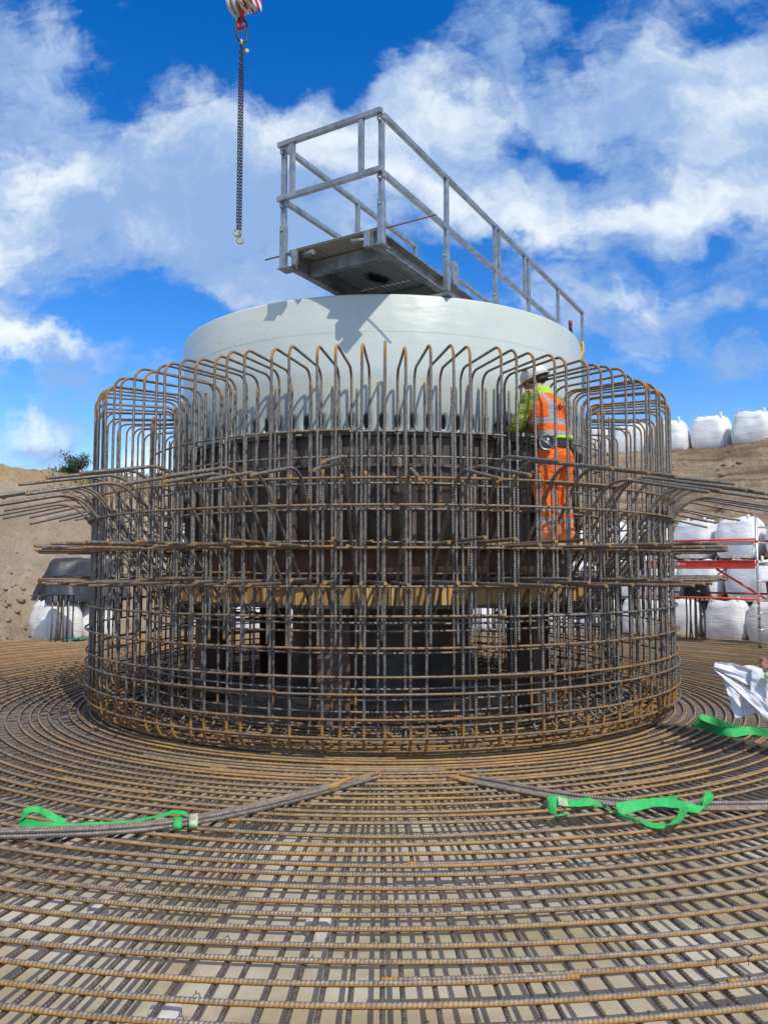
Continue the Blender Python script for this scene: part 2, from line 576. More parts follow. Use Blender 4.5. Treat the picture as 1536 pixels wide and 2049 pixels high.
def sand_mat():
    m, N, b = new_mat('sandy_soil')
    geo = N.n('ShaderNodeNewGeometry')
    co = geo.outputs['Position']
    s = N.sep(co)
    a = N.noise(co, 0.35, 8, 0.62, 0.3)
    c = N.noise(co, 3.2, 9, 0.68, 0.4)
    st = N.noise(N.comb(N.math('MULTIPLY', s[0], 0.3), N.math('MULTIPLY', s[1], 0.3), N.math('MULTIPLY', s[2], 4.2)), 1.1, 6, 0.65, 0.6)
    right = N.step(s[0], -3.0, 2.0)
    col = N.mix(N.step(a, 0.35, 0.65), (0.40, 0.305, 0.205), (0.52, 0.42, 0.31))
    col2 = N.mix(N.step(st, 0.38, 0.60), (0.235, 0.155, 0.09), (0.50, 0.385, 0.255))
    col = N.mix(N.math('MULTIPLY', right, 0.85), col, col2)
    col = N.mix(N.step(c, 0.54, 0.72, 0, 0.55), col, (0.20, 0.135, 0.08))
    damp = N.step(N.noise(co, 0.55, 7, 0.6, 0.8), 0.52, 0.70)
    col = N.mix(N.math('MULTIPLY', damp, 0.28), col, (0.25, 0.175, 0.115))
    gully = N.noise(N.comb(N.math('MULTIPLY', s[0], 2.6), N.math('MULTIPLY', s[1], 0.5), N.math('MULTIPLY', s[2], 0.8)), 1.2, 8, 0.65, 1.2)
    col = N.mix(N.step(gully, 0.56, 0.72, 0.0, 0.28), col, (0.27, 0.19, 0.12))
    # dry straw-coloured grass litter near the top of the bank
    top = N.math('MULTIPLY', N.step(s[2], 3.7, 4.7), N.math('SUBTRACT', 1.0, right))
    col = N.mix(N.math('MULTIPLY', top, N.step(c, 0.4, 0.55)), col, (0.46, 0.31, 0.12))
    N.put(b.inputs['Base Color'], col)
    b.inputs['Roughness'].default_value = 0.95
    b.inputs['Specular IOR Level'].default_value = 0.15
    h = N.math('ADD', N.math('MULTIPLY', c, 0.7), N.math('MULTIPLY', N.noise(co, 14, 7, 0.7), 0.5))
    h = N.math('ADD', h, N.math('MULTIPLY', gully, 0.8))
    N.put(b.inputs['Normal'], N.bump(h, 1.0, 0.20))
    return m


M['sand'] = sand_mat()


def can_mat():
    m, N, b = new_mat('grey_green_paint')
    co = N.n('ShaderNodeTexCoord').outputs['Object']
    s = N.sep(co)
    a = N.noise(co, 1.3, 6, 0.6)
    col = N.mix(N.step(a, 0.3, 0.7), (0.545, 0.59, 0.525), (0.585, 0.63, 0.565))
    # lower half darkened with a painted reflection of ground and bars, in dirty streaks
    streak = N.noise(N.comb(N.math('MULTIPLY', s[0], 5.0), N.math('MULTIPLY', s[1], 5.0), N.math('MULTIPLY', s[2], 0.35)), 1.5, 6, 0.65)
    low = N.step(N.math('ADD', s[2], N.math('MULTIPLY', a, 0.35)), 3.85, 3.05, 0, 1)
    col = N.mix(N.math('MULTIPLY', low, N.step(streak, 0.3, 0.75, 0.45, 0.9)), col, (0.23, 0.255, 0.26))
    ang = N.math('ARCTAN2', s[0], N.math('MULTIPLY', s[1], -1.0))
    fine = N.noise(N.comb(N.math('MULTIPLY', ang, 30.0), N.math('MULTIPLY', s[2], 1.3), 0.0), 1.6, 8, 0.7)
    col = N.mix(N.step(fine, 0.55, 0.82, 0.0, 0.30), col, (0.36, 0.36, 0.30))
    sc = N.noise(N.comb(N.math('MULTIPLY', ang, 5.0), N.math('MULTIPLY', s[2], 16.0), 3.0), 1.5, 9, 0.72, 0.8)
    col = N.mix(N.step(sc, 0.64, 0.74, 0.0, 0.45), col, (0.30, 0.30, 0.27))
    col = N.mix(N.step(N.noise(co, 38, 4, 0.7), 0.68, 0.74, 0.0, 0.35), col, (0.25, 0.22, 0.17))
    N.put(b.inputs['Base Color'], col)
    N.put(b.inputs['Roughness'], N.step(N.noise(co, 4, 7, 0.65), 0.3, 0.7, 0.20, 0.42))
    wav = N.noise(N.comb(s[0], s[1], N.math('MULTIPLY', s[2], 3.0)), 1.2, 3, 0.5)
    N.put(b.inputs['Normal'], N.bump(wav, 0.25, 0.05))
    return m


M['can'] = can_mat()
M['can_in'] = simple('inner_coat', (0.55, 0.57, 0.55), 0.5, vary=0.08)
M['dark_steel'] = simple('dark_form_steel', (0.135, 0.118, 0.10), 0.55, 0.3, vary=0.35, scale=3, dirt=(0.17, 0.085, 0.045), dirt_amt=0.7, bump=0.1)
M['brown_steel'] = simple('red_brown_primer', (0.165, 0.092, 0.064), 0.6, 0.0, vary=0.3, scale=4, dirt=(0.05, 0.03, 0.022))
M['galv'] = simple('galvanised_steel', (0.33, 0.36, 0.37), 0.42, 0.55, vary=0.22, scale=9, dirt=(0.19, 0.20, 0.20), dirt_amt=0.6, bump=0.05, bscale=60)
M['galv_dark'] = simple('weathered_galvanised_beam', (0.27, 0.28, 0.275), 0.5, 0.4, vary=0.3, scale=7, dirt=(0.09, 0.085, 0.08), dirt_amt=0.7)
M['alu'] = simple('scaffold_aluminium', (0.60, 0.61, 0.62), 0.35, 0.6, vary=0.12, scale=8, dirt=(0.35, 0.34, 0.33))
M['red'] = simple('orange_red_paint', (0.72, 0.065, 0.025), 0.42, vary=0.12, dirt=(0.45, 0.08, 0.04), dirt_amt=0.4)
M['red_dark'] = simple('rubbed_red_plastic', (0.42, 0.04, 0.025), 0.5, vary=0.2)
M['crane_white'] = simple('crane_white_paint', (0.68, 0.67, 0.62), 0.4, vary=0.08, scale=8, dirt=(0.40, 0.38, 0.32), dirt_amt=0.5)
M['crane_red'] = simple('crane_red_paint', (0.42, 0.02, 0.035), 0.42, vary=0.2, scale=12, dirt=(0.15, 0.02, 0.02))
M['chain'] = simple('dark_chain_steel', (0.055, 0.055, 0.06), 0.42, 0.6, vary=0.3)
M['brass'] = simple('yellow_hook_paint', (0.42, 0.36, 0.10), 0.45, 0.1, vary=0.25, scale=20, dirt=(0.2, 0.16, 0.07))
M['black'] = simple('black_plastic', (0.028, 0.030, 0.033), 0.45, vary=0.25)
M['white'] = simple('white_label', (0.78, 0.78, 0.76), 0.6, vary=0.04)
M['ink'] = simple('black_ink', (0.02, 0.02, 0.022), 0.7, vary=0.1)
M['pink'] = simple('faded_red_ink', (0.62, 0.30, 0.27), 0.8, vary=0.15)
M['conc'] = simple('concrete_spacer', (0.56, 0.55, 0.52), 0.85, vary=0.12, scale=20, bump=0.2)
M['yellow'] = simple('yellow_webbing', (0.62, 0.44, 0.05), 0.7, vary=0.2)


def plank_mat():
    m, N, b = new_mat('form_timber')
    co = N.n('ShaderNodeTexCoord').outputs['Object']
    rnd = N.n('ShaderNodeObjectInfo').outputs['Random']
    s = N.sep(co)
    g = N.noise(N.comb(N.math('MULTIPLY_ADD', rnd, 40.0, N.math('MULTIPLY', s[1], 28.0)), N.math('MULTIPLY', s[0], 6), N.math('MULTIPLY', s[2], 2.2)), 1.6, 6, 0.65, 0.8)
    c = N.mix(N.step(g, 0.3, 0.7), (0.40, 0.22, 0.065), (0.70, 0.47, 0.19))
    c = N.mix(N.step(rnd, 0.45, 0.9, 0.0, 0.6), c, (0.16, 0.085, 0.035))
    N.put(b.inputs['Base Color'], c)
    b.inputs['Roughness'].default_value = 0.7
    N.put(b.inputs['Normal'], N.bump(g, 0.3, 0.006))
    return m


M['plank'] = plank_mat()


def bag_mat():
    m, N, b = new_mat('woven_white_fabric')
    co = N.n('ShaderNodeTexCoord').outputs['Object']
    rnd = N.n('ShaderNodeObjectInfo').outputs['Random']
    off = N.vmath('ADD', co, N.comb(N.math('MULTIPLY', rnd, 30), N.math('MULTIPLY', rnd, 17), 0.0))
    s = N.sep(off)
    fold = N.noise(N.comb(N.math('MULTIPLY', s[0], 2.2), N.math('MULTIPLY', s[1], 2.2), N.math('MULTIPLY', s[2], 9.0)), 1.3, 5, 0.6, 1.2)
    fine = N.noise(off, 26, 5, 0.6)
    d = N.step(N.noise(off, 2.2, 7, 0.65), 0.52, 0.75)
    z = N.sep(co)[2]
    d = N.math('MAXIMUM', N.math('MULTIPLY', d, 0.35), N.math('MULTIPLY', N.step(z, 0.22, 0.0), N.step(fine, 0.35, 0.65, 0.1, 0.7)))
    tint = N.mix(rnd, (0.70, 0.71, 0.72), (0.80, 0.80, 0.78))
    c = N.mix(d, tint, (0.48, 0.41, 0.32))
    seam = N.step(N.math('ABSOLUTE', N.math('SUBTRACT', N.math('ABSOLUTE', N.sep(co)[0]), N.math('ABSOLUTE', N.sep(co)[1]))), 0.012, 0.02, 0.35, 0.0)
    c = N.mix(seam, c, (0.40, 0.40, 0.39))
    N.put(b.inputs['Base Color'], c)
    b.inputs['Roughness'].default_value = 0.6
    N.put(b.inputs['Normal'], N.bump(N.math('ADD', fold, N.math('MULTIPLY', fine, 0.15)), 0.4, 0.045))
    return m


M['bag'] = bag_mat()
M['strap_grey'] = simple('grey_seam_webbing', (0.45, 0.45, 0.45), 0.8, vary=0.15)
M['tarp'] = simple('dark_blue_grey_sheet', (0.034, 0.040, 0.048), 0.5, vary=0.4, scale=3, bump=0.5, bscale=5)
M['grass'] = simple('grass_blade', (0.13, 0.14, 0.035), 0.7, vary=0.4, scale=1.5)
M['leaf'] = simple('shrub_leaf', (0.055, 0.085, 0.03), 0.6, vary=0.45, scale=5)
M['twig'] = simple('shrub_twig', (0.11, 0.075, 0.05), 0.8)
M['rock'] = simple('brown_clod', (0.27, 0.185, 0.115), 0.9, vary=0.25, scale=8, bump=0.5, bscale=14)


def sling_mat():
    m, N, b = new_mat('green_webbing')
    uv = N.sep(N.n('ShaderNodeTexCoord').outputs['UV'])
    co = N.n('ShaderNodeTexCoord').outputs['Object']
    line = N.math('SINE', N.math('MULTIPLY', uv[1], 2 * PI * 5))
    d = N.step(N.noise(co, 9, 7, 0.65), 0.46, 0.74)
    c = N.mix(N.step(line, -1, 1), (0.022, 0.46, 0.10), (0.03, 0.50, 0.12))
    c = N.mix(N.math('MULTIPLY', d, 0.6), c, (0.13, 0.27, 0.09))
    edge = N.math('ABSOLUTE', N.math('SUBTRACT', uv[1], 0.5))
    c = N.mix(N.step(edge, 0.40, 0.46, 0.0, 0.45), c, (0.012, 0.25, 0.05))
    c = N.mix(N.step(N.noise(co, 30, 5, 0.7), 0.6, 0.75, 0.0, 0.6), c, (0.20, 0.17, 0.10))
    N.put(b.inputs['Base Color'], c)
    b.inputs['Roughness'].default_value = 0.62
    N.put(b.inputs['Normal'], N.bump(N.math('ADD', N.math('MULTIPLY', line, 0.3), N.noise(co, 90, 4)), 0.3, 0.003))
    return m


M['sling'] = sling_mat()
M['sling_tag'] = simple('faded_sling_sleeve', (0.42, 0.55, 0.33), 0.7, vary=0.2, scale=20)
M['sling_teal'] = simple('faded_teal_cloth', (0.05, 0.19, 0.13), 0.8, vary=0.4, scale=8)


def paper_mat():
    m, N, b = new_mat('drawing_paper')
    uv = N.sep(N.n('ShaderNodeTexCoord').outputs['UV'])
    u, v = uv[0], uv[1]
    lines = None
    for (o, k, w) in ((u, 6.0, 0.03), (v, 5.0, 0.03), (u, 17.0, 0.05)):
        q = N.math('LESS_THAN', N.math('FRACT', N.math('MULTIPLY', o, k)), w)
        lines = q if lines is None else N.math('MAXIMUM', lines, q)
    blk = N.step(N.noise(N.n('ShaderNodeTexCoord').outputs['UV'], 7, 2, 0.5), 0.5, 0.56)
    c = N.mix(N.math('MULTIPLY', N.math('MULTIPLY', lines, blk), 0.35), (0.80, 0.81, 0.84), (0.45, 0.47, 0.60))
    N.put(b.inputs['Base Color'], c)
    b.inputs['Roughness'].default_value = 0.7
    return m


M['paper'] = paper_mat()
M['hole_dark'] = M['dark_steel']

AX = Vector((-0.02, 10.0, 0.0))      # the axis of the round foundation
R_CAGE, R_IN, R_STUD, R_CAN = 3.52, 2.61, 2.90, 2.54


def axy(az, r, z=0.0):
    """point at plan angle az (0 = towards the camera, + = to the right) and radius r from the axis"""
    return Vector((AX.x + r * math.sin(az), AX.y - r * math.cos(az), z))


# ------------------------------------------------------------------ the ground, the slab and the banks of the pit
def sstep(x, a, b):
    t = max(0.0, min(1.0, (x - a) / (b - a)))
    return t * t * (3 - 2 * t)


def ground_h(r, az):
    """height of the ground; az in degrees from the camera side, + to the right, 180 = straight behind"""
    a = abs((az + 180) % 360 - 180)
    right = 1.0 if az % 360 < 180 else 0.0
    bl = sstep(az % 360, 172, 190)                       # 0 = right-hand bank, 1 = left-hand bank
    # right: steep behind the bags
    hr = 3.0 * sstep(r, 12.3, 13.4) + 2.35 * sstep(r, 13.6, 16.4) - 0.55 * sstep(r, 12.9, 13.8) * 0
    # left: an even sand slope
    s0 = 10.9 + 1.6 * sstep(az % 360, 233, 222)
    t = max(0.0, min(1.0, (r - s0) / (17.4 - s0)))
    hl = 4.72 * (0.78 * t + 0.22 * sstep(t, 0, 1))
    h = hr * (1 - bl) + hl * bl
    back = sstep(a, 60, 95)
    h *= 0.3 + 0.7 * back
    return h


def build_ground():
    rs = np.concatenate((np.linspace(10.55, 18.5, 96), np.linspace(18.8, 30, 24), [34, 42, 60, 90, 150, 260, 420]))
    az = np.concatenate((np.arange(-110, 110, 5.0), np.arange(110, 250, 0.55)))
    V = np.zeros((len(rs), len(az), 3))
    for i, r in enumerate(rs):
        for j, a in enumerate(az):
            p = axy(D2R(a), r)
            h = ground_h(r, a) - 0.09
            k = min(1.0, max(0.0, (r - 10.6) / 0.8)) * (1 if r < 30 else 0.0)
            if k > 0 and 105 < a < 255:
                q = Vector((p.x * 0.5, p.y * 0.5, h * 0.5))
                h += k * 0.34 * (mnoise.fractal(q, 1.0, 2.0, 4) * 0.5)
                h += k * 0.20 * mnoise.fractal(q * 5.3, 0.8, 2.1, 3) * 0.5
                if a < 178:
                    h += k * 0.25 * mnoise.fractal(Vector((p.x * 0.5, p.y * 0.5, h * 3.1)), 0.8, 2.0, 4) * sstep(r, 12.8, 13.6)
            h += 0.5 * sstep(r, 22, 60) * mnoise.noise(Vector((p.x * 0.05, p.y * 0.05, 3))) if r > 20 else 0
            V[i, j] = (p.x, p.y, h)
    V[0, :, 2] = -0.35
    mb = MB().grid(V, close=True)
    o = mb.obj('ground', M['sand'])
    tag(o, kind='structure')
    # concrete blinding under the mat
    mb = MB()
    n = 96
    th = np.arange(n) * 2 * PI / n
    rings = []
    for r, z in ((0.0, -0.115), (4, -0.115), (8, -0.115), (10.75, -0.115), (10.75, -0.40)):
        rings.append(np.stack((AX.x + r * np.cos(th), AX.y + r * np.sin(th), np.full(n, z)), -1))
    mb.grid(np.array(rings), close=True)
    o = mb.obj('concrete_floor', M['slab'], smooth=False)
    tag(o, kind='structure')


build_ground()


# ------------------------------------------------------------------ rebar mat
def arc_points(r0, r1, a0, a1, z, fine=True):
    """points along a ring bar; fine spacing only where it lies close in front of the camera"""
    pts, on = [], []
    a = a0
    while True:
        t = (a - a0) / (a1 - a0)
        r = r0 + (r1 - r0) * t
        p = axy(a, r, z)
        near = fine and p.y > 1.0 and abs(p.x) < 0.56 * p.y + 0.4 and math.hypot(p.x, p.y) < 4.9
        pts.append(p)
        on.append(1.0 if near else 0.0)
        if a >= a1:
            break
        a = min(a1, a + ((0.0185 / 3.0) if near else 0.11) / r)
    return np.array(pts), np.array(on)


def ring_rust(r, low, top, end=0.05):
    def f(L, th):
        k = 0.5 + 0.5 * np.tanh((-np.sin(th) + 0.48) * 3.4)     # wet and rusty underneath and on the flanks, worn on top
        A = top + (low - top) * k[None, :] * np.ones((len(L), 1))
        e = (L < end) | (L > L[-1] - end)
        A[e] = 1.15
        return A
    return f


MAT = empty('rebar_mat', AX, label='round flat mat of rusty ribbed ring bars over radial bars covering the ground', cat='rebar mat')


def build_mat():
    radii = list(np.arange(1.3, 2.5, 0.17)) + list(np.arange(2.62, 4.25, 0.098)) + list(np.arange(4.33, 5.2, 0.125)) + list(np.arange(5.31, 10.6, 0.1465))
    for i, r in enumerate(radii):
        r += random.uniform(-0.012, 0.012)
        narc = 3 if r > 3 else 2
        start = random.uniform(0, 2 * PI)
        lap = random.uniform(0.7, 1.1) / r
        for k in range(narc):
            a0 = start + k * 2 * PI / narc
            a1 = a0 + 2 * PI / narc + lap
            z = 0.02
            P, on = arc_points(r, r + 0.030, a0, a1, z)
            P[:, 2] += 0.004 * np.sin(np.linspace(0, 9, len(P)) + i)
            mb = MB()
            nb = on.max() > 0
            mb.tube(P - np.array(AX), 0.0114, 9 if nb else 6, ref=(0, 0, 1), at=ring_rust(r, 1.12 if r > 4.2 else 0.95, 0.22 if r > 5 else 0.36), ribs=(0.0185, 0.15, on) if nb else None)
            mb.obj('ring_bar', M['matbar'], MAT)
    # radial bars under the rings
    zr = 0.02 - 0.0114 - 0.0112
    def radial(r0, r1, fine, n):
        xs = [r0]
        while xs[-1] < r1:
            x = xs[-1]
            xs.append(min(r1, x + (0.0185 / 3 if fine and 5.6 < x < 7.55 else 0.35)))
        xs = np.array(xs)
        P = np.stack((xs, np.zeros_like(xs), np.full_like(xs, zr)), -1)
        on = (xs > 5.6) & (xs < 7.55) & fine
        return MB().tube(P, 0.0108, n, ref=(0, 0, 1), at=lambda L, th: np.where((L < .05) | (L > L[-1] - .05), 1.1, 0.16)[:, None] + 0.45 * (np.sin(th) < -0.1)[None, :],
                         ribs=(0.0185, 0.14, on) if fine else None)
    me_near = [radial(2.2 + 0.3 * k, 10.5, True, 7).mesh('radial_bar', True, (M['radial'],)) for k in range(3)]
    me_far = [radial(2.2 + 0.3 * k, 10.5, False, 6).mesh('radial_bar', True, (M['radial'],)) for k in range(2)]
    NR = 396
    rest = MB()
    for k in range(NR):
        a = 2 * PI * (k + random.uniform(-0.22, 0.22)) / NR
        if a > PI:
            a -= 2 * PI
        if abs(a) < 2 * PI * 150 / NR:
            near = abs(a) < D2R(24)
            link('radial_bar', random.choice(me_near if near else me_far), MAT, rot=(0, 0, a - PI / 2))
        else:
            c, s = math.sin(a), -math.cos(a)
            P = np.array([(c * q, s * q, zr) for q in (2.3, 5.0, 7.5, 10.5)])
            rest.tube(P, 0.0108, 5, ref=(0, 0, 1), at=0.3)
    o = rest.obj('radial_bar', M['radial'], MAT)
    tag(o, kind='stuff')

    # twisted tie wire at some of the crossings
    R = random.Random(21)
    mb = MB()
    for _ in range(420):
        r = R.choice([q for q in radii if q > 4.4])
        a = R.uniform(-0.55, 0.55)
        p = axy(a, r, 0.034) - AX
        u = Vector((math.cos(a + 0.7), math.sin(a + 0.7), 0)) * 0.02
        w = Vector((R.uniform(-.012, .012), R.uniform(-.012, .012), 0.009))
        mb.tube([tuple(p - u - Vector((0, 0, .03))), tuple(p - u * .5), tuple(p + u * .5), tuple(p + u - Vector((0, 0, .03)))], 0.0016, 4)
        mb.tube([tuple(p), tuple(p + w * .6), tuple(p + w)], 0.002, 4)
    o = mb.obj('tie_wire', M['chain'], MAT)
    tag(o, kind='stuff')


build_mat()

# ------------------------------------------------------------------ rebar cage round the steel can
CAGE = empty('rebar_cage', AX, label='tall round cage of ribbed steel bars with hooped tops around the grey can', cat='rebar cage')


def bend_rust(base, marks, w=0.16, end=0.04):
    def f(L, th):
        A = np.full(len(L), base)
        for m, v in marks:
            A = np.maximum(A, v * np.exp(-((L - m) / w) ** 2))
        A = np.where((L < end) | (L > L[-1] - end), 1.2, A)
        return np.repeat(A[:, None], len(th), 1)
    return f


def build_cage():
    RB = 0.0130
    # hooped bars: up the outside, over the top, down the inside
    loops = []
    for k in range(5):
        zt = 3.545 + (-0.012, 0.008, 0.0, 0.016, -0.006)[k]
        bot = 0.95 + (0.02, -0.03, 0.0, 0.03, -0.015)[k]
        P = fillet([(R_CAGE, 0, bot), (R_CAGE, 0, zt), (R_IN, 0, zt), (R_IN, 0, 2.1 + 0.06 * k)], 0.125, 7, 0.12)
        L1 = zt - bot
        mb = MB().tube(P, RB, 8, ref=(0, 1, 0), at=bend_rust(0.07 + 0.04 * k, ((L1 - 0.05, 1.1), (L1 + 0.75, 0.75), (0.1, 0.4))))
        loops.append(mb.mesh('hooped_bar', True, (M['bar'],)))
    NL = 112
    angs = []
    for k in range(NL):
        a = 2 * PI * (k + random.uniform(-0.24, 0.24)) / NL + 0.006
        angs.append(a)
        link('hooped_bar', random.choice(loops), CAGE, loc=(0, 0, random.uniform(-0.022, 0.018)),
             rot=(D2R(random.uniform(-0.7, 0.7)), D2R(random.uniform(-0.35, 0.35)), a - PI / 2))
    # outer starter bars, hooked inwards at the foot, standing beside the hooped bars
    starters = []
    for k in range(4):
        zt = 2.40 + (0.0, 0.03, -0.04, 0.015)[k]
        P = fillet([(R_CAGE - 0.55, 0, 0.045), (R_CAGE, 0, 0.045), (R_CAGE, 0, zt)], 0.16, 7, 0.12)
        mb = MB().tube(P, RB, 8, ref=(0, 1, 0), at=bend_rust(0.08 + 0.04 * k, ((0.60, 1.5), (0.42, 1.5), (0.2, 1.2)), 0.17))
        starters.append(mb.mesh('starter_bar', True, (M['bar'],)))
    for k in range(NL):
        a = angs[k] + (0.032 * random.choice((-1, 1)) + random.uniform(-0.002, 0.002)) / R_CAGE
        link('starter_bar', random.choice(starters), CAGE, loc=(0, 0, random.uniform(-0.01, 0.02)),
             rot=(D2R(random.uniform(-0.3, 0.3)), 0, a - PI / 2))
    # inner starter bars
    inner = []
    for k in range(4):
        zt = 3.33 + (0.0, 0.03, -0.03, 0.015)[k]
        P = fillet([(R_STUD + 0.26, 0, 0.07), (R_STUD, 0, 0.07), (R_STUD, 0, zt)], 0.15, 6, 0.12)
        mb = MB().tube(P, RB * 0.95, 8, ref=(0, 1, 0), at=bend_rust(0.08 + 0.05 * k, ((0.5, 1.0), (3.7, 0.75)), 0.16, 0.05))
        inner.append(mb.mesh('inner_bar', True, (M['bar'],)))
    for k in range(86):
        a = 2 * PI * (k + random.uniform(-0.22, 0.22)) / 86
        link('inner_bar', random.choice(inner), CAGE, loc=(0, 0, random.uniform(-0.02, 0.02)),
             rot=(D2R(random.uniform(-0.3, 0.3)), 0, a - PI / 2))
    # hoops
    def hoop_mesh(r, frac, lap, base, rad=0.0112):
        n = int(2 * PI * frac / 0.05)
        a = np.linspace(0, 2 * PI * frac + lap / r, n)
        rr = r + np.linspace(0, 0.03, n)
        z = np.linspace(0, 0.012, n)
        P = np.stack((rr * np.cos(a), rr * np.sin(a), z), -1)
        return MB().tube(P, rad, 8, ref=(0, 0, 1), at=ring_rust(r, base + 0.22, base - 0.12, 0.03)).mesh('hoop_bar', True, (M['bar'],))
    out = [hoop_mesh(R_CAGE + 0.024, 1 / 3, lap, b) for lap in (0.9, 1.2) for b in (0.38, 0.55)]
    low = [hoop_mesh(R_CAGE + 0.024, 1 / 3, lap, 0.62) for lap in (0.9, 1.3)]
    inn = [hoop_mesh(R_STUD - 0.024, 1 / 2, 0.8, b) for b in (0.3, 0.45)]
    inn2 = [hoop_mesh(R_STUD + 0.024, 1 / 2, 0.8, b) for b in (0.3, 0.45)]
    for z in (2.353, 2.125, 1.775, 1.44, 1.19, 0.926, 0.687, 0.556, 0.352, 0.195):
        s = random.uniform(0, 2 * PI)
        for k in range(3):
            link('hoop_bar', random.choice(out[:2] + (out[2:] if z < 1 else [])) if z > 1 else random.choice(out[1::2]) if z > 0.9 else random.choice(low), CAGE, loc=(0, 0, z + random.uniform(-.006, .006)), rot=(0, 0, s + k * 2 * PI / 3))
    for z in (2.88, 2.64, 2.38, 2.14, 1.84, 1.55, 1.09, 0.82, 0.6, 0.4):
        s = random.uniform(0, 2 * PI)
        for k in range(2):
            link('hoop_bar', random.choice(inn if z > 2 or k else inn), CAGE, loc=(0, 0, z), rot=(0, 0, s + k * PI))
    for z in (1.02, 0.5, 0.3, 0.16):
        s = random.uniform(0, 2 * PI)
        for k in range(2):
            link('hoop_bar', random.choice(inn2), CAGE, loc=(0, 0, z), rot=(0, 0, s + k * PI))
    for r in (3.0, 3.12, 3.24, 3.36, 3.46):
        for z in (0.085,):
            me = hoop_mesh(r, 1 / 2, 0.6, 0.7)
            s = random.uniform(0, 2 * PI)
            for k in range(2):
                link('hoop_bar', me, CAGE, loc=(0, 0, z + random.uniform(-.01, .01)), rot=(0, 0, s + k * PI))
    # two layers of level spokes sticking out through the cage
    for z0, n, rt, r0, jit in ((1.810, 104, 4.10, 2.62, 5.0), (1.475, 104, 4.06, 2.62, 10.0)):
        sp = []
        for k in range(4):
            x0 = r0 + 0.05 * k
            P = np.stack((np.linspace(x0, rt + (0, .03, -.03, .01)[k], 6), np.zeros(6), np.zeros(6)), -1)
            sp.append(MB().tube(P, 0.0150, 8, ref=(0, 0, 1), at=ring_rust(0, 0.58, 0.26, 0.025)).mesh('spoke_bar', True, (M['bar'],)))
        for k in range(n):
            a = 2 * PI * (k + random.uniform(-0.28, 0.28)) / n
            # turned a little about the point where it crosses the cage
            tw = D2R(random.gauss(0, jit * 0.5))
            px, py = R_CAGE * math.sin(a), -R_CAGE * math.cos(a)
            d = a + tw
            link('spoke_bar', random.choice(sp), CAGE,
                 loc=(px - R_CAGE * math.sin(d), py + R_CAGE * math.cos(d), z0 + random.uniform(-0.008, 0.01)),
                 rot=(0, D2R(random.uniform(-0.5, 0.5)), d - PI / 2))
    # cranked bars: hooked inside, slanting up and out through the cage, then lying outwards
    cr = []
    for k in range(5):
        rt = 4.62 + (0.0, 0.14, -0.1, 0.2, 0.06)[k]
        zb = 2.465 + (0.0, 0.02, -0.02, 0.01, -0.01)[k]
        P = fillet([(R_IN - 0.35, 0, 1.10), (R_IN + 0.03, 0, 1.10), (R_CAGE + 0.20, 0, zb), (rt, 0, zb - 0.19 * (rt - R_CAGE - 0.2) - 0.01)], 0.34, 9, 0.12)
        cr.append(MB().tube(P, 0.0150, 8, ref=(0, 1, 0), at=bend_rust(0.14 + 0.04 * k, ((0.35, 0.5), (2.2, 0.5)), 0.2, 0.03)).mesh('cranked_bar', True, (M['bar'],)))
    n = 92
    for k in range(n):
        a = 2 * PI * (k + random.uniform(-0.25, 0.25)) / n + 0.012
        tw = D2R(random.gauss(0, 4.0))
        px, py = R_CAGE * math.sin(a), -R_CAGE * math.cos(a)
        d = a + tw
        link('cranked_bar', random.choice(cr), CAGE, loc=(px - R_CAGE * math.sin(d), py + R_CAGE * math.cos(d), random.uniform(-0.025, 0.025)),
             rot=(D2R(random.uniform(-3, 3)), D2R(random.uniform(-1, 1)), d - PI / 2))


build_cage()


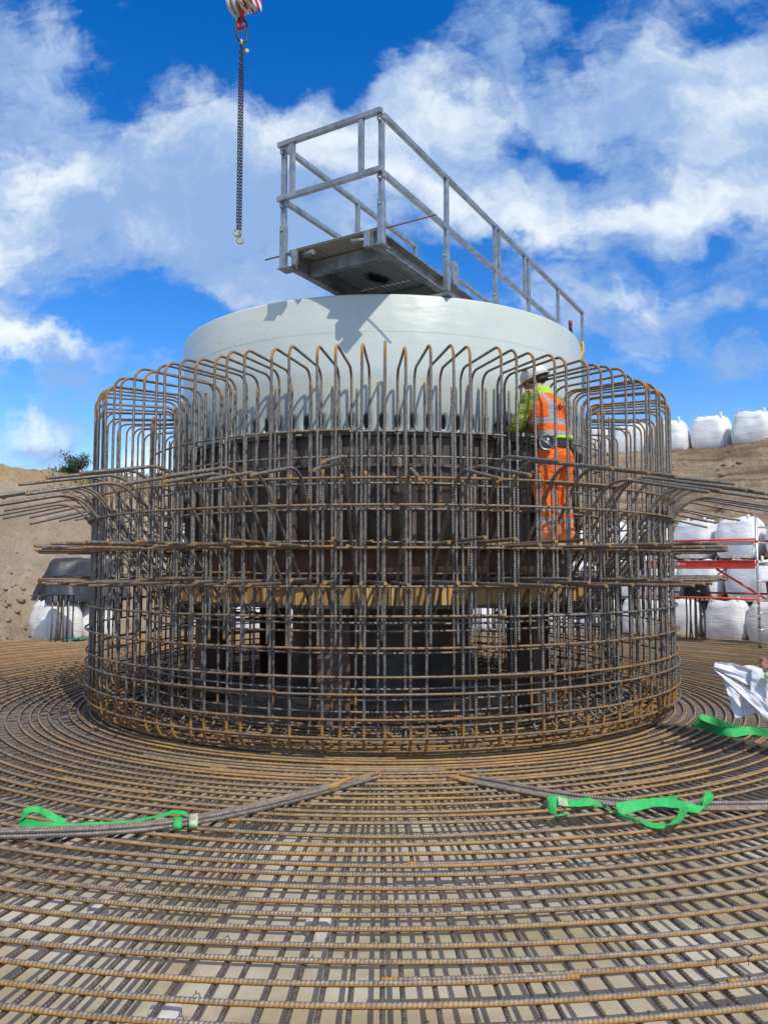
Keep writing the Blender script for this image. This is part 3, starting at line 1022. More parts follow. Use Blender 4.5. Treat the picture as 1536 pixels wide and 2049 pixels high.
# ------------------------------------------------------------------ the steel can and the frame under it
def build_can():
    can = empty('steel_can', AX, label='large grey green painted steel can standing inside the rebar cage', cat='steel can')
    N_H, z0, z1, zt = 104, 2.955, 3.15, 4.32
    mb = MB()
    n_e = 16
    w = 2 * PI / N_H
    ro, ri = R_CAN, R_CAN - 0.045
    zc, rh = 3.045, 0.078
    # the drilled band: one cell per hole, outer and inner skin and the hole's own wall
    el = np.arange(n_e) * 2 * PI / n_e + PI / n_e
    ea, ez = 0.031 / ro * np.cos(el), rh * np.sin(el) + zc
    sq = np.maximum(np.abs(np.cos(el)), np.abs(np.sin(el)))
    sx, sz = np.cos(el) / sq, np.sin(el) / sq
    # move the points nearest a corner right onto it
    cx, cz = sx.copy(), sz.copy()
    for i in range(n_e):
        if abs(sx[i]) > 0.66 and abs(sz[i]) > 0.66:
            pass
    ba = cx * w / 2
    bz = np.where(cz > 0, zc + cz * (z1 - zc), zc + cz * (zc - z0))
    for k in range(N_H):
        a = k * w
        rows = []
        for (aa, zz, r) in ((ba, bz, ro), (ea, ez, ro), (ea, ez, ri), (ba, bz, ri)):
            rows.append(np.stack((r * np.sin(a + aa), -r * np.cos(a + aa), zz), -1))
        # corners of the cell: filled with small triangles between the cut-off box outline and the true corner
        mb.grid(np.array(rows), close=True)
        for r, flip in ((ro, False), (ri, True)):
            for i in range(n_e):
                j = (i + 1) % n_e
                if (abs(abs(cx[i]) - 1) < 1e-6) != (abs(abs(cx[j]) - 1) < 1e-6):
                    ca = math.copysign(w / 2, cx[i] + cx[j])
                    cz_ = z1 if cz[i] + cz[j] > 0 else z0
                    t = [(r * math.sin(a + q), -r * math.cos(a + q), h) for q, h in ((ba[i], bz[i]), (ca, cz_), (ba[j], bz[j]))]
                    mb.add(t, [np.array([(0, 1, 2) if not flip else (2, 1, 0)])])
    n = 208
    th = np.arange(n) * 2 * PI / n
    def ring(r, z):
        return np.stack((r * np.sin(th), -r * np.cos(th), np.full(n, z)), -1)
    prof = [(ro, z1), (ro, 3.6), (ro, zt - 0.02), (ro - 0.008, zt), (1.30, zt), (1.30, zt - 0.05), (ri, zt - 0.05), (ri, z1)]
    mb.grid(np.array([ring(r, z) for r, z in prof]), close=True)
    mb.grid(np.array([ring(ri, z0), ring(ri, 2.945), ring(ro, 2.945), ring(ro, z0)]), close=True)
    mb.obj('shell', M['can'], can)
    mb = MB()
    prof = [(ro + 0.0003, 3.935), (ro + 0.0009, 3.942), (ro + 0.0009, 3.950), (ro + 0.0003, 3.957)]
    mb.grid(np.array([ring(r, z) for r, z in prof]), close=True)
    mb.obj('weld_seam', M['can'], can)
    for a in (-0.72, -0.33, 0.06, 0.47, 0.9):
        mb = MB().box(-0.03, -0.012, -0.02, 0.03, 0.012, 0.02)
        p = axy(a, ro + 0.013, 2.935) - AX
        mb.obj('lug', M['can_in'], can, loc=p, rot=(0, 0, a), bevel=0.006)

    fr = empty('support_frame', AX, label='dark round support frame on brown legs carrying the grey can', cat='support frame')
    mb = MB()
    rs = 2.44
    mb.grid(np.array([ring(r, z) for r, z in ((rs, 2.94), (rs, 1.80), (rs - 0.05, 1.80), (rs - 0.05, 2.94))]), close=True)
    mb.obj('skirt', M['dark_steel'], fr)
    for z, dr in ((2.925, 0.07), (2.62, 0.045), (2.20, 0.045), (1.81, 0.07)):
        mb = MB()
        prof = [(rs + 0.002, z - 0.014), (rs + dr, z - 0.014), (rs + dr, z + 0.014), (rs + 0.002, z + 0.014)]
        mb.grid(np.array([ring(r, q) for r, q in prof]), close=True)
        mb.obj('flange', M['dark_steel'], fr, smooth=False)
    ribs = MB().box(0.002, -0.02, 1.83, 0.05, 0.02, 2.905).mesh('stiffener', False, (M['dark_steel'],))
    for k in range(64):
        a = 2 * PI * (k + 0.3) / 64
        link('stiffener', ribs, fr, loc=axy(a, rs) - AX, rot=(0, 0, a - PI / 2))
    mb = MB()
    mb.grid(np.array([ring(r, z) for r, z in ((2.36, 1.79), (2.36, 1.44), (2.30, 1.44), (2.30, 1.79))]), close=True)
    mb.obj('bearing_ring', M['brown_steel'], fr)
    mb = MB()
    mb.grid(np.array([ring(r, z) for r, z in ((1.2, 1.245), (2.62, 1.245), (2.62, 1.215), (1.2, 1.215), (1.2, 1.245))]), close=True)
    mb.obj('shadow_disc', M['dark_steel'], fr, smooth=False)  # added plate that holds the gap beneath it in shadow
    npk = 96
    w2 = 2 * PI * 2.56 / npk
    pk = []
    for k in range(4):
        pk.append(MB().box(-0.022, -w2 / 2 + 0.004, 1.247, 0.02, w2 / 2 - 0.004, 1.425 + 0.01 * k).mesh('plank', False, (M['plank'],)))
    for k in range(npk):
        a = 2 * PI * k / npk
        link('plank', random.choice(pk), fr, loc=axy(a, 2.56 + random.uniform(-0.006, 0.006)) - AX, rot=(0, D2R(random.uniform(-1.5, 1.5)), a - PI / 2))
    leg = MB()
    leg.box(-0.16, -0.165, 0.0, -0.14, 0.165, 1.21).box(0.14, -0.165, 0.0, 0.16, 0.165, 1.21).box(-0.138, -0.012, 0.0, 0.138, 0.012, 1.21)
    leg.box(-0.2, -0.2, -0.02, 0.2, 0.2, -0.002)
    lm = leg.mesh('leg', False, (M['brown_steel'],))
    for k in range(6):
        a = D2R(-12.6 + 60 * k)
        link('leg', lm, fr, loc=axy(a, 2.15, 0.06) - AX, rot=(0, 0, a - PI / 2 + D2R(8)))
    core = MB()
    core.grid(np.array([ring(r, z) for r, z in ((1.15, 0.05), (1.15, 1.2))]), close=True)
    core.obj('inner_tube', M['dark_steel'], fr)


build_can()


# ------------------------------------------------------------------ access platform on top of the can
def build_platform():
    t = Vector((0.508, 0.861, 0.0)).normalized()          # away from the camera
    s = Vector((0.861, -0.508, 0.0))                      # from its left to its right side
    o = Vector((-0.974, 7.45, 0))
    root = empty('access_platform', o, math.atan2(s.y, s.x), label='galvanised steel walkway platform with guard rails lying across the can', cat='platform')
    Wd, Ln = 1.075, 6.55
    zb, zd, zm, zt = 4.575, 4.735, 5.27, 5.83
    g = M['galv']
    for x, sgn in ((0.0, 1), (Wd, -1)):
        mb = MB()
        xw = x + sgn * 0.075
        mb.box(xw - 0.006, 0.0, zb, xw + 0.006, Ln, zd)
        a_, b_ = sorted((xw - sgn * 0.006, x - sgn * 0.005))
        mb.box(a_, 0.0, zb, b_, Ln, zb + 0.014)
        mb.box(a_, 0.0, zd - 0.014, b_, Ln, zd)
        mb.obj('side_beam', M['galv_dark'], root, smooth=False)
    for y in (0.28, 1.45, 2.65, 3.9, 5.1, 6.3):
        MB().box(0.09, y, zb + 0.003, Wd - 0.09, y + 0.075, zd - 0.02).obj('cross_beam', M['galv_dark'], root, smooth=False, bevel=0.004)
    # the expanded-metal deck, one sheet per bay
    for y0, y1 in ((0.02, 1.3315), (1.334, 2.6715), (2.674, 3.9915), (3.994, 5.2615), (5.264, 6.53)):
        mb = MB()
        nx, ny = 30, int((y1 - y0) / 0.024)
        xs = np.linspace(0.02, Wd - 0.02, nx + 1)
        for j in range(ny + 1):
            y = y0 + (y1 - y0) * j / ny
            off = 0.006 * np.where(np.arange(nx + 1) % 2 == 0, 1, -1)
            a = np.stack((xs, y + off, np.full(nx + 1, zd + 0.004)), -1)
            b = np.stack((xs, y + off + 0.029, np.full(nx + 1, zd + 0.018)), -1)
            mb.grid(np.stack((a, b)))
        mb.box(0.02, y0 - 0.012, zd + 0.0185, Wd - 0.02, y1 - 0.0145, zd + 0.0215)
        q = mb.obj('grating', M['grate'], root, smooth=False)
        tag(q, kind='stuff')
        m = q.modifiers.new('thick', 'SOLIDIFY')
        m.thickness = 0.004
    # guard rails: posts, rails, bolts
    def post(x, y, zl, zh, socket=True):
        MB().box(x - 0.024, y - 0.024, zl, x + 0.024, y + 0.024, zh).obj('post', g, root, smooth=False, bevel=0.005)
        if socket:
            MB().box(x - 0.031, y - 0.031, zl - 0.02, x + 0.031, y + 0.031, zl + 0.42).obj('post_socket', g, root, smooth=False, bevel=0.005)
            MB().ball((x, y - 0.036, zl + 0.36), 0.014, 8, 6).obj('bolt', g, root)
    for x, ys in ((Wd + 0.03, (0.0, 1.37, 2.74, 2.86, 3.78, 3.92, 5.22, 6.5)), (-0.03, (0.0, 1.37, 2.78, 4.05, 5.2, 6.5))):
        for y in ys:
            short = y in (2.86, 3.78)
            post(x, y, zm if short else zb + 0.02, zt - 0.026, not short)
        for y0, y1 in (((0.03, 6.53),) if x > 0 else ((0.03, 2.80), (4.03, 6.53))):
            for z in (zm, zt):
                MB().beam((x, y0, z), (x, y1, z), 0.05, 0.05).obj('guard_rail', g, root, smooth=False, bevel=0.005)
    for z in (zm, zt):
        MB().beam((-0.065, -0.052, z), (Wd + 0.065, -0.052, z), 0.05, 0.052).obj('guard_rail', g, root, smooth=False, bevel=0.005)
        for x in (-0.03, Wd + 0.03):
            MB().ball((x, -0.04, z - 0.075), (0.02, 0.02, 0.02), 8, 6).obj('bolt', g, root)
            MB().box(x - 0.034, -0.03, z - 0.062, x + 0.034, 0.03, z - 0.027).obj('rail_bracket', g, root, smooth=False, bevel=0.004)
    for x in (0.11, Wd - 0.16):
        MB().box(x - 0.026, -0.072, zm + 0.027, x + 0.026, -0.032, zt - 0.027).obj('baluster', g, root, smooth=False, bevel=0.004)
    # corner shoes, stub tubes, lifting lug
    for x, sgn in ((0.0, 1), (Wd, -1)):
        MB().box(x - 0.07, -0.05, zb - 0.012, x + 0.07, 0.10, zb - 0.001).obj('corner_shoe', M['galv_dark'], root, smooth=False)
        x2 = x + sgn * 0.088
        MB().box(min(x2, x2 + sgn * 0.06), -0.03, zb + 0.005, max(x2, x2 + sgn * 0.05), 0.02, zd - 0.005).obj('corner_bracket', g, root, smooth=False, bevel=0.004)
        MB().tube([(x2 + sgn * 0.08, 0.06, zd - 0.05), (x2 + sgn * 0.23, 0.02, zd - 0.05)], 0.026, 12).obj('stub_tube', M['galv_dark'], root)
    for y in (1.62, 1.86):
        mb = MB()
        ang = np.linspace(0, PI, 9)
        out = [(Wd + 0.0, y - 0.075, zb + 0.16), (Wd, y + 0.075, zb + 0.16)] if False else None
        n = 20
        th = np.arange(n) * 2 * PI / n
        hole = np.stack((np.zeros(n), 0.032 * np.cos(th), 0.045 * np.sin(th)), -1) + np.array((Wd, y, zd + 0.16))
        k = np.maximum(np.abs(np.cos(th)), np.abs(np.sin(th)))
        rim = np.stack((np.zeros(n), 0.085 * np.cos(th) / np.where(np.sin(th) < 0, k, 1), np.where(np.sin(th) < 0, 0.17 * np.sin(th) / k, 0.10 * np.sin(th))), -1) + np.array((Wd, y, zd + 0.16))
        e = np.array((0.02, 0, 0))
        mb.grid(np.array([hole, rim, rim + e, hole + e, hole]), close=True)
        if y < 1.7:
            mb.obj('lifting_lug', g, root, smooth=False)
    # feet down onto the can's top ring
    for y in (1.5, 1.7, 4.3, 4.5):
        for x in (0.045, Wd - 0.045):
            MB().box(x - 0.05, y, 4.36, x + 0.05, y + 0.10, zb - 0.004).obj('foot', M['galv_dark'], root, smooth=False)
    for (x0, x1, y0, y1) in ((-0.14, 0.26, 0.50, 0.92), (Wd - 0.16, Wd + 0.30, 0.86, 1.24), (-0.1, 0.3, 4.55, 5.05), (Wd - 0.2, Wd + 0.2, 4.55, 5.05)):
        MB().box(x0, y0, 4.324, x1, y1, 4.357).obj('base_plate', M['galv_dark'], root, smooth=False, bevel=0.004)
    # loose rod pushed through the front corners
    L0 = Vector((-0.345, 0.10, 4.766))
    rod = MB().tube([root_pt(root, L0), root_pt(root, L0 + Vector((1.96, 0.0, 0.012)))], 0.008, 8).obj('steel_rod', M['rod'])
    tag(rod, label='thin brown steel rod pushed across the front edge of the walkway platform', cat='rod')


def root_pt(root, p):
    return Matrix.Translation(root.location) @ root.rotation_euler.to_matrix().to_4x4() @ Vector(p)


def grate_mat():
    m, N, b = new_mat('expanded_metal')
    co = N.n('ShaderNodeTexCoord').outputs['Object']
    s = N.sep(co)
    dx = N.math('SUBTRACT', s[0], 0.42)
    dy = N.math('SUBTRACT', s[1], 1.05)
    q = N.math('SQRT', N.math('ADD', N.math('MULTIPLY', dx, N.math('MULTIPLY', dx, 6.0)), N.math('MULTIPLY', dy, N.math('MULTIPLY', dy, 2.0))))
    q = N.math('ADD', q, N.math('MULTIPLY', N.math('SUBTRACT', N.noise(co, 6, 4, 0.6), 0.5), 0.5))
    smear = N.step(q, 0.36, 0.16)                     # black paint sprayed on the underside
    c = N.mix(smear, (0.62, 0.64, 0.63), (0.015, 0.015, 0.015))
    N.put(b.inputs['Base Color'], c)
    b.inputs['Metallic'].default_value = 0.0
    b.inputs['Roughness'].default_value = 0.5
    return m


M['grate'] = grate_mat()
M['rod'] = simple('brown_rod', (0.16, 0.09, 0.06), 0.6)
build_platform()
o = MB().tube([axy(1.39, 2.44, 4.33), axy(1.37, 2.42, 4.62), axy(1.368, 2.418, 4.66)], 0.022, 10, mi=0).tube([axy(1.368, 2.418, 4.66), axy(1.366, 2.416, 4.72)], 0.024, 10, mi=1).obj('hand_tool', (M['black'], M['crane_red']))
tag(o, label='short black bar with red tip leaning on the can rim near the far railing', cat='tool')

o = MB().tube(np.array([pix(1163, 684, 12.42), pix(1166, 700, 12.42), pix(1161, 712, 12.42), pix(1166, 724, 12.42)]), 0.034, 8).obj('webbing_strap', M['yellow'])
tag(o, label='yellow webbing strap tied round the last post of the platform railing', cat='strap')


# ------------------------------------------------------------------ crane hook block, chain sling
def torus_link(c, l, w, r, ang, mb):
    """a chain link standing upright"""
    n = 14
    th = np.arange(n + 1) * 2 * PI / n
    x = np.clip(np.cos(th) * w / 2, -w / 2, w / 2)
    z = np.sin(th) * w / 2 + np.sign(np.sin(th)) * (l - w) / 2
    P = np.stack((x * math.cos(ang), x * math.sin(ang), z), -1) + np.array(c)
    return mb.tube(P, r, 6, caps=False)


def build_crane():
    d = 9.0
    top = pix(484, 12, d)
    X, Z = top.x, top.z
    rt = empty('hook_block', (X, d, Z), D2R(-28), label='white crane hook block with red and white striped plates and a red hook', cat='hook block')
    rt.scale = (0.86, 0.86, 0.86)
    mb = MB()
    # cheek plates, round below
    for x0, x1 in ((-0.155, -0.125), (-0.06, -0.035), (0.045, 0.07)):
        n = 18
        th = np.linspace(PI, 2 * PI, n)
        prof = [(0.17 * math.cos(a), 0.05 + 0.15 * math.sin(a)) for a in th] + [(0.17, 0.75), (-0.17, 0.75)]
        P0 = np.array([(x0, y, z) for y, z in prof])
        P1 = np.array([(x1, y, z) for y, z in prof])
        k = len(prof)
        mb.grid(np.stack((P0, P1)), close=True)
        mb.add(P0, [np.arange(k)[None]])
        mb.add(P1, [np.arange(k)[::-1][None]])
    mb.obj('cheek_plate', M['crane_white'], rt, smooth=False)
    MB().box(-0.12, -0.1, 0.02, 0.068, 0.1, 0.16).obj('crosshead', M['crane_white'], rt, smooth=False, bevel=0.01)
    # striped weight plate at the side
    m, N, b = new_mat('red_white_stripes')
    co = N.sep(N.n('ShaderNodeTexCoord').outputs['Object'])
    f = N.math('FRACT', N.math('MULTIPLY', N.math('ADD', N.math('ADD', co[2], co[1]), N.math('MULTIPLY', co[0], 0.4)), 5.2))
    N.put(b.inputs['Base Color'], N.mix(N.math('GREATER_THAN', f, 0.5), (0.70, 0.69, 0.66), (0.40, 0.02, 0.045)))
    b.inputs['Roughness'].default_value = 0.45
    MB().box(0.074, -0.17, -0.06, 0.10, 0.17, 0.72).obj('striped_plate', m, rt, smooth=False, bevel=0.006)
    MB().box(0.104, -0.15, -0.02, 0.20, 0.15, 0.70).obj('weight', M['crane_white'], rt, smooth=False, bevel=0.01)
    MB().box(0.203, -0.17, -0.06, 0.226, 0.17, 0.72).obj('striped_plate', m, rt, smooth=False, bevel=0.006)
    # hook
    P = fillet([(0, 0, 0.08), (0, 0, -0.12), (0.02, 0.0, -0.21)], 0.05, 5)
    MB().tube(P, np.linspace(0.045, 0.034, len(P)), 12).obj('hook_shank', M['crane_red'], rt)
    th = np.linspace(D2R(80), D2R(80 + 265), 26)
    P = np.stack((0.062 * np.cos(th) + 0.0, 0 * th, 0.062 * np.sin(th) - 0.275), -1)
    MB().tube(P, np.concatenate((np.linspace(0.032, 0.036, 13), np.linspace(0.035, 0.014, 13))), 12, ref=(0, 1, 0)).obj('hook', M['crane_red'], rt)
    for x in (-0.09, 0.005):
        MB().tube([(x, 0.0, 0.5), (x, 0.0, 9.0)], 0.009, 6).obj('wire_rope', M['chain'], rt)

    cz0, cz1 = pix(484, 84, d).z, pix(482, 452, d).z
    ch = empty('chain_sling', (X, d, cz0), 0.3, label='two leg steel chain sling with yellow hooks hanging from the crane hook', cat='chain sling')
    L, W = 0.30, 0.155
    n = 28
    th = np.arange(n + 1) * 2 * PI / n
    x = np.cos(th) * W / 2
    z = np.sin(th) * W / 2 + np.tanh(np.sin(th) * 6) * (L - W) / 2
    P = np.stack((x * 0.9, x * 0.3, z + 0.155), -1)
    MB().tube(P, 0.013, 8, caps=False).obj('master_ring', M['chain'], ch)
    MB().ball((0, 0, 0.0), (0.022, 0.02, 0.04), 10, 8).obj('connector', M['brass'], ch)
    tg = MB().tube([(0.07, -0.01, -0.10), (0.07, 0.002, -0.10)], 0.024, 14).obj('inspection_tag', M['yellow'], ch)
    for dx, zend in ((-0.014, cz1 - cz0), (0.020, cz1 - cz0 - 0.09)):
        mb = MB()
        zz = -0.03
        i = 0
        while zz > zend:
            torus_link((dx * min(1, -zz / 0.6 + 0.3), 0, zz), 0.050, 0.032, 0.0062, (i % 2) * PI / 2 + 0.6, mb)
            zz -= 0.0385
            i += 1
        q = mb.obj('chain', M['chain'], ch)
        tag(q, kind='stuff')
        hx = dx
        MB().tube([(hx, 0, zend + 0.01), (hx, 0, zend - 0.045)], (0.014), 8).obj('hook_eye', M['brass'] if dx > 0 else M['chain'], ch)
        t2 = np.linspace(D2R(100), D2R(395), 22)
        P = np.stack((0.036 * np.cos(t2) + hx - 0.0, -0.012 * np.cos(t2), 0.042 * np.sin(t2) + zend - 0.085), -1)
        MB().tube(P, np.concatenate((np.linspace(0.012, 0.0135, 11), np.linspace(0.013, 0.008, 11))), 8).obj('grab_hook', M['brass'], ch)


build_crane()


# ------------------------------------------------------------------ white bulk bags
def bag_mesh(seed, h=0.95, w=0.94):
    r = random.Random(seed)
    lean = r.uniform(-0.03, 0.03)
    rows = []
    n = 40
    th = np.arange(n) * 2 * PI / n
    zs = np.concatenate((np.linspace(0, 0.1, 4), np.linspace(0.15, 0.82, 12), np.linspace(0.85, 1.0, 7), [0.985, 0.95]))
    for q, zz in enumerate(zs):
        top = q >= len(zs) - 2
        pw = 4.6 - 1.6 * max(0, (zz - 0.75) / 0.25)
        prof = 0.90 + 0.13 * math.sin(min(1, zz / 0.8) * PI) if zz < 0.8 else 0.90 + 0.13 * math.sin(PI) - 0.20 * ((zz - 0.8) / 0.2) ** 2
        if zz < 0.12:
            prof -= 0.10 * (1 - zz / 0.12) ** 2
        if top:
            prof = 0.48 if zz > 0.96 else 0.03
        k = (np.abs(np.cos(th)) ** pw + np.abs(np.sin(th)) ** pw) ** (-1 / pw)
        pt = []
        for j in range(n):
            fx, fy = math.cos(th[j]), math.sin(th[j])
            wob = 0.06 * mnoise.fractal(Vector((fx * 1.6 + seed * 3, fy * 1.6, zz * 2.2)), 0.9, 2.1, 3)
            wob += 0.022 * mnoise.noise(Vector((fx * 3 + seed, fy * 3, zz * 13))) * (1.6 if zz > 0.65 else 0.6)
            rr = w / 2 * prof * k[j] * (1 + wob)
            zoff = 0.05 * mnoise.noise(Vector((fx * 2, fy * 2, seed * 1.7))) * (1 if zz > 0.6 else zz)
            pt.append((rr * fx + lean * zz, rr * fy, h * (zz + zoff)))
        rows.append(pt)
    return MB().grid(np.array(rows), close=True).mesh('bag', True, (M['bag'],))


def loop_mesh(seed):
    r = random.Random(seed)
    a = r.uniform(0.03, 0.12)
    P = catmull([(0, 0, -0.62), (0.012, 0, -0.3), (0.0, 0, -0.04), (-0.07, 0.02, 0.06 + a), (-0.13, 0.05, 0.02 + a), (-0.16, 0.10, -0.02)], 4)
    w = np.array((0, 0.026, 0))
    V = np.stack((P - w, P + w))
    mb = MB().grid(V)
    return mb.mesh('lifting_loop', True, (M['bag2'],))


M['bag2'] = simple('white_strap_webbing', (0.66, 0.66, 0.64), 0.75, vary=0.1)
BAGS = [bag_mesh(s) for s in range(5)]
LOOPS = [loop_mesh(s) for s in range(4)]
for _m in LOOPS:
    pass


def add_bag(az, r, z, label, group, scale=1.0, twist=None, sz=1.0):
    p = axy(D2R(az), r, z)
    rz = D2R(az) + (random.uniform(-0.12, 0.12) if twist is None else twist)
    root = empty('bulk_bag', p, rz, label=label, cat='bulk bag', group=group)
    root.scale = (scale, scale, scale * sz)
    link('bag_body', random.choice(BAGS), root, rot=(0, 0, random.choice((0, PI / 2, PI, -PI / 2))))
    for k in range(4):
        a = PI / 4 + k * PI / 2
        q = link('lifting_loop', random.choice(LOOPS), root, loc=(0.47 * math.cos(a), 0.47 * math.sin(a), 0.86), rot=(0, 0, a))
        md = q.modifiers.new('thick', 'SOLIDIFY')
        md.thickness = 0.008
    return root


WORDS = ('first', 'second', 'third', 'fourth', 'fifth', 'sixth', 'seventh', 'eighth', 'ninth', 'tenth', 'eleventh', 'twelfth')
# on the crest of the right-hand bank
for k, az in enumerate((122.5, 126.6, 130.7, 135.0, 139.5, 143.6, 147.6, 151.7, 155.8, 160.0)):
    r = 17.3 + (0.25 if k % 2 else 0)
    add_bag(az, r, ground_h(r, az) - 0.10, 'white bulk bag on top of the sandy bank, %s from the right edge' % WORDS[k], 'white bulk bags on the bank crest', 1.2, sz=0.93 + 0.05 * (k % 2))
# the stacked wall of bags on the right
for row, (z, r, word) in enumerate(((-0.10, 11.55, 'bottom'), (0.84, 11.85, 'middle'), (1.85, 12.35, 'top'))):
    for k in range(8):
        az = 118.5 + 5.15 * k + (1.4, -0.7, 0.9)[row] + random.uniform(-0.3, 0.3)
        add_bag(az, r + random.uniform(-0.08, 0.08), z, 'white bulk bag in the %s row of the stacked wall, %s from the right edge' % (word, WORDS[k]), 'white bulk bags stacked against the right bank', 1.07, sz=0.95)
# behind the cage, seen only in slivers through the bars
for row, (z, r) in enumerate(((-0.10, 11.5), (0.84, 11.8), (1.80, 12.2))):
    for k in range(9):
        az = 162 + 5.2 * k + 0.7 * row
        add_bag(az, r, z, 'white bulk bag glimpsed through the bars behind the cage', 'white bulk bags behind the cage')
add_bag(218.3, 11.15, -0.10, 'white bulk bag on the mat edge beside the cage, under the black sheet', 'white bulk bags on the left', 1.03)
add_bag(223.5, 10.95, -0.10, 'white bulk bag at the foot of the sand slope behind the capped bars', 'white bulk bags on the left', 1.03, twist=0.1)


# ------------------------------------------------------------------ black sheet over the left bags
def build_tarp():
    c = (axy(D2R(218.0), 11.15), axy(D2R(223.0), 11.0))
    root_a = (c[0] + c[1]) / 2
    az = D2R(220.5)
    U, Wv = Vector((math.cos(az), math.sin(az), 0)), Vector((-math.sin(az), math.cos(az), 0))
    # a draped heap: trapezium in front view, sagging skirt at the foot
    rows = []
    n = 44
    th = np.arange(n) * 2 * PI / n
    prof = ((0.84, 1.00, 0.60), (0.93, 1.00, 0.60), (1.02, 0.98, 0.57), (1.25, 0.86, 0.50), (1.50, 0.76, 0.46), (1.74, 0.68, 0.42), (1.81, 0.62, 0.38), (1.83, 0.36, 0.25), (1.84, 0.01, 0.01))
    for z, rx, ry in prof:
        row = []
        for t in th:
            pw = 7.0
            k = (abs(math.cos(t)) ** pw + abs(math.sin(t)) ** pw) ** (-1 / pw)
            q = mnoise.fractal(Vector((math.cos(t) * 2.2, math.sin(t) * 2.2, z * 1.6)), 0.8, 2.2, 3)
            f = 1 + 0.16 * q
            p = root_a + U * (rx * k * math.cos(t) * f) + Wv * (ry * k * math.sin(t) * f)
            row.append((p.x, p.y, z + 0.05 * mnoise.noise(Vector((math.cos(t) * 3, math.sin(t) * 3, z * 2)))))
        rows.append(row)
    o = MB().grid(np.array(rows), close=True).obj('plastic_sheet', M['tarp'])
    tag(o, label='dark plastic sheet draped high over the white bags on the left', cat='sheet')


build_tarp()


# ------------------------------------------------------------------ capped upright bars
def capped_bars(name, label, c, n, hz, w, dpt, rows=2, mat=None, flap=False):
    root = empty(name, c, math.atan2(c.x - AX.x, -(c.y - AX.y)) * 0 + 0.0, label=label, cat='bar bundle')
    mb = MB()
    # a hollow upturned tub, its wall leaning inwards
    n2 = 32
    th = np.arange(n2) * 2 * PI / n2
    k = (np.abs(np.cos(th)) ** 5 + np.abs(np.sin(th)) ** 5) ** (-0.2)
    rows_ = []
    for z, s in ((hz - 0.02, 1.12), (hz, 1.12), (hz + 0.02, 1.02), (hz + 0.27, 0.86), (hz + 0.295, 0.82), (hz + 0.30, 0.02)):
        rows_.append(np.stack((w / 2 * s * k * np.cos(th), dpt / 2 * s * k * np.sin(th), np.full(n2, z)), -1))
    mb.grid(np.array(rows_), close=True)
    o = mb.obj('cap', mat or M['black'], root)
    o.modifiers.new('thick', 'SOLIDIFY').thickness = 0.012
    for i in range(n):
        x = (i % ((n + 1) // 2) - (n + 1) // 2 / 2 + 0.5) * (w * 0.72) / ((n + 1) // 2) + random.uniform(-.02, .02)
        y = (-0.12 if i < (n + 1) // 2 else 0.12) + random.uniform(-.03, .03)
        P = np.array([(x + random.uniform(-.03, .03), y, 0.0), (x, y, hz * 0.5), (x + random.uniform(-.015, .015), y, hz + 0.15)])
        MB().tube(P, 0.019, 8, ref=(0, 1, 0), at=0.25).obj('bar', M['bar'], root)
    return root


r1 = capped_bars('capped_bars', 'bundle of upright steel bars under a black tub at the right mat edge', pixz(1392, 1280, 0.02), 8, 0.95, 0.60, 0.42)
MB().box(-0.035, -0.213, 1.06, 0.035, -0.205, 1.10).obj('label', M['white'], r1, smooth=False)
r2 = capped_bars('capped_bars', 'bundle of upright steel bars under a dark cover in front of the left bags', pixz(124, 1284, 0.02), 8, 1.02, 0.62, 0.40, mat=M['tarp'])
MB().box(-0.62, -0.22, 0.985, -0.30, 0.12, 1.01).obj('flap', M['tarp'], r2, smooth=False, bevel=0.008)
# little green cloth at their foot
V = np.zeros((9, 9, 3))
c0 = pixz(150, 1281, 0.035)
for i in range(9):
    for j in range(9):
        V[i, j] = (c0.x + (i - 4) * 0.055, c0.y + (j - 4) * 0.05, 0.045 + 0.09 * abs(mnoise.noise(Vector((i * 0.5, j * 0.5, 2)))) + 0.02 * math.cos(i) * math.cos(j))
o = MB().grid(V).obj('webbing_heap', M['sling_teal'])
o.modifiers.new('thick', 'SOLIDIFY').thickness = 0.01
tag(o, label='crumpled faded green webbing at the foot of the left capped bars', cat='webbing')


# ------------------------------------------------------------------ scaffold tower on the right
def text(name, body, size, mat, parent, loc, rot, ext=0.0008, align='CENTER', xs=1.0):
    c = bpy.data.curves.new(name, 'FONT')
    c.body = body
    c.size = size
    c.extrude = ext
    c.align_x = align
    c.align_y = 'CENTER'
    c.materials.append(mat)
    tmp = bpy.data.objects.new('tmp', c)
    COL.objects.link(tmp)
    bpy.context.view_layer.update()
    me = bpy.data.meshes.new_from_object(tmp.evaluated_get(bpy.context.evaluated_depsgraph_get()))
    bpy.data.objects.remove(tmp)
    if not me.materials:
        me.materials.append(mat)
    o = link(name, me, parent, loc, rot)
    o.scale = (xs, 1, 1)
    return o


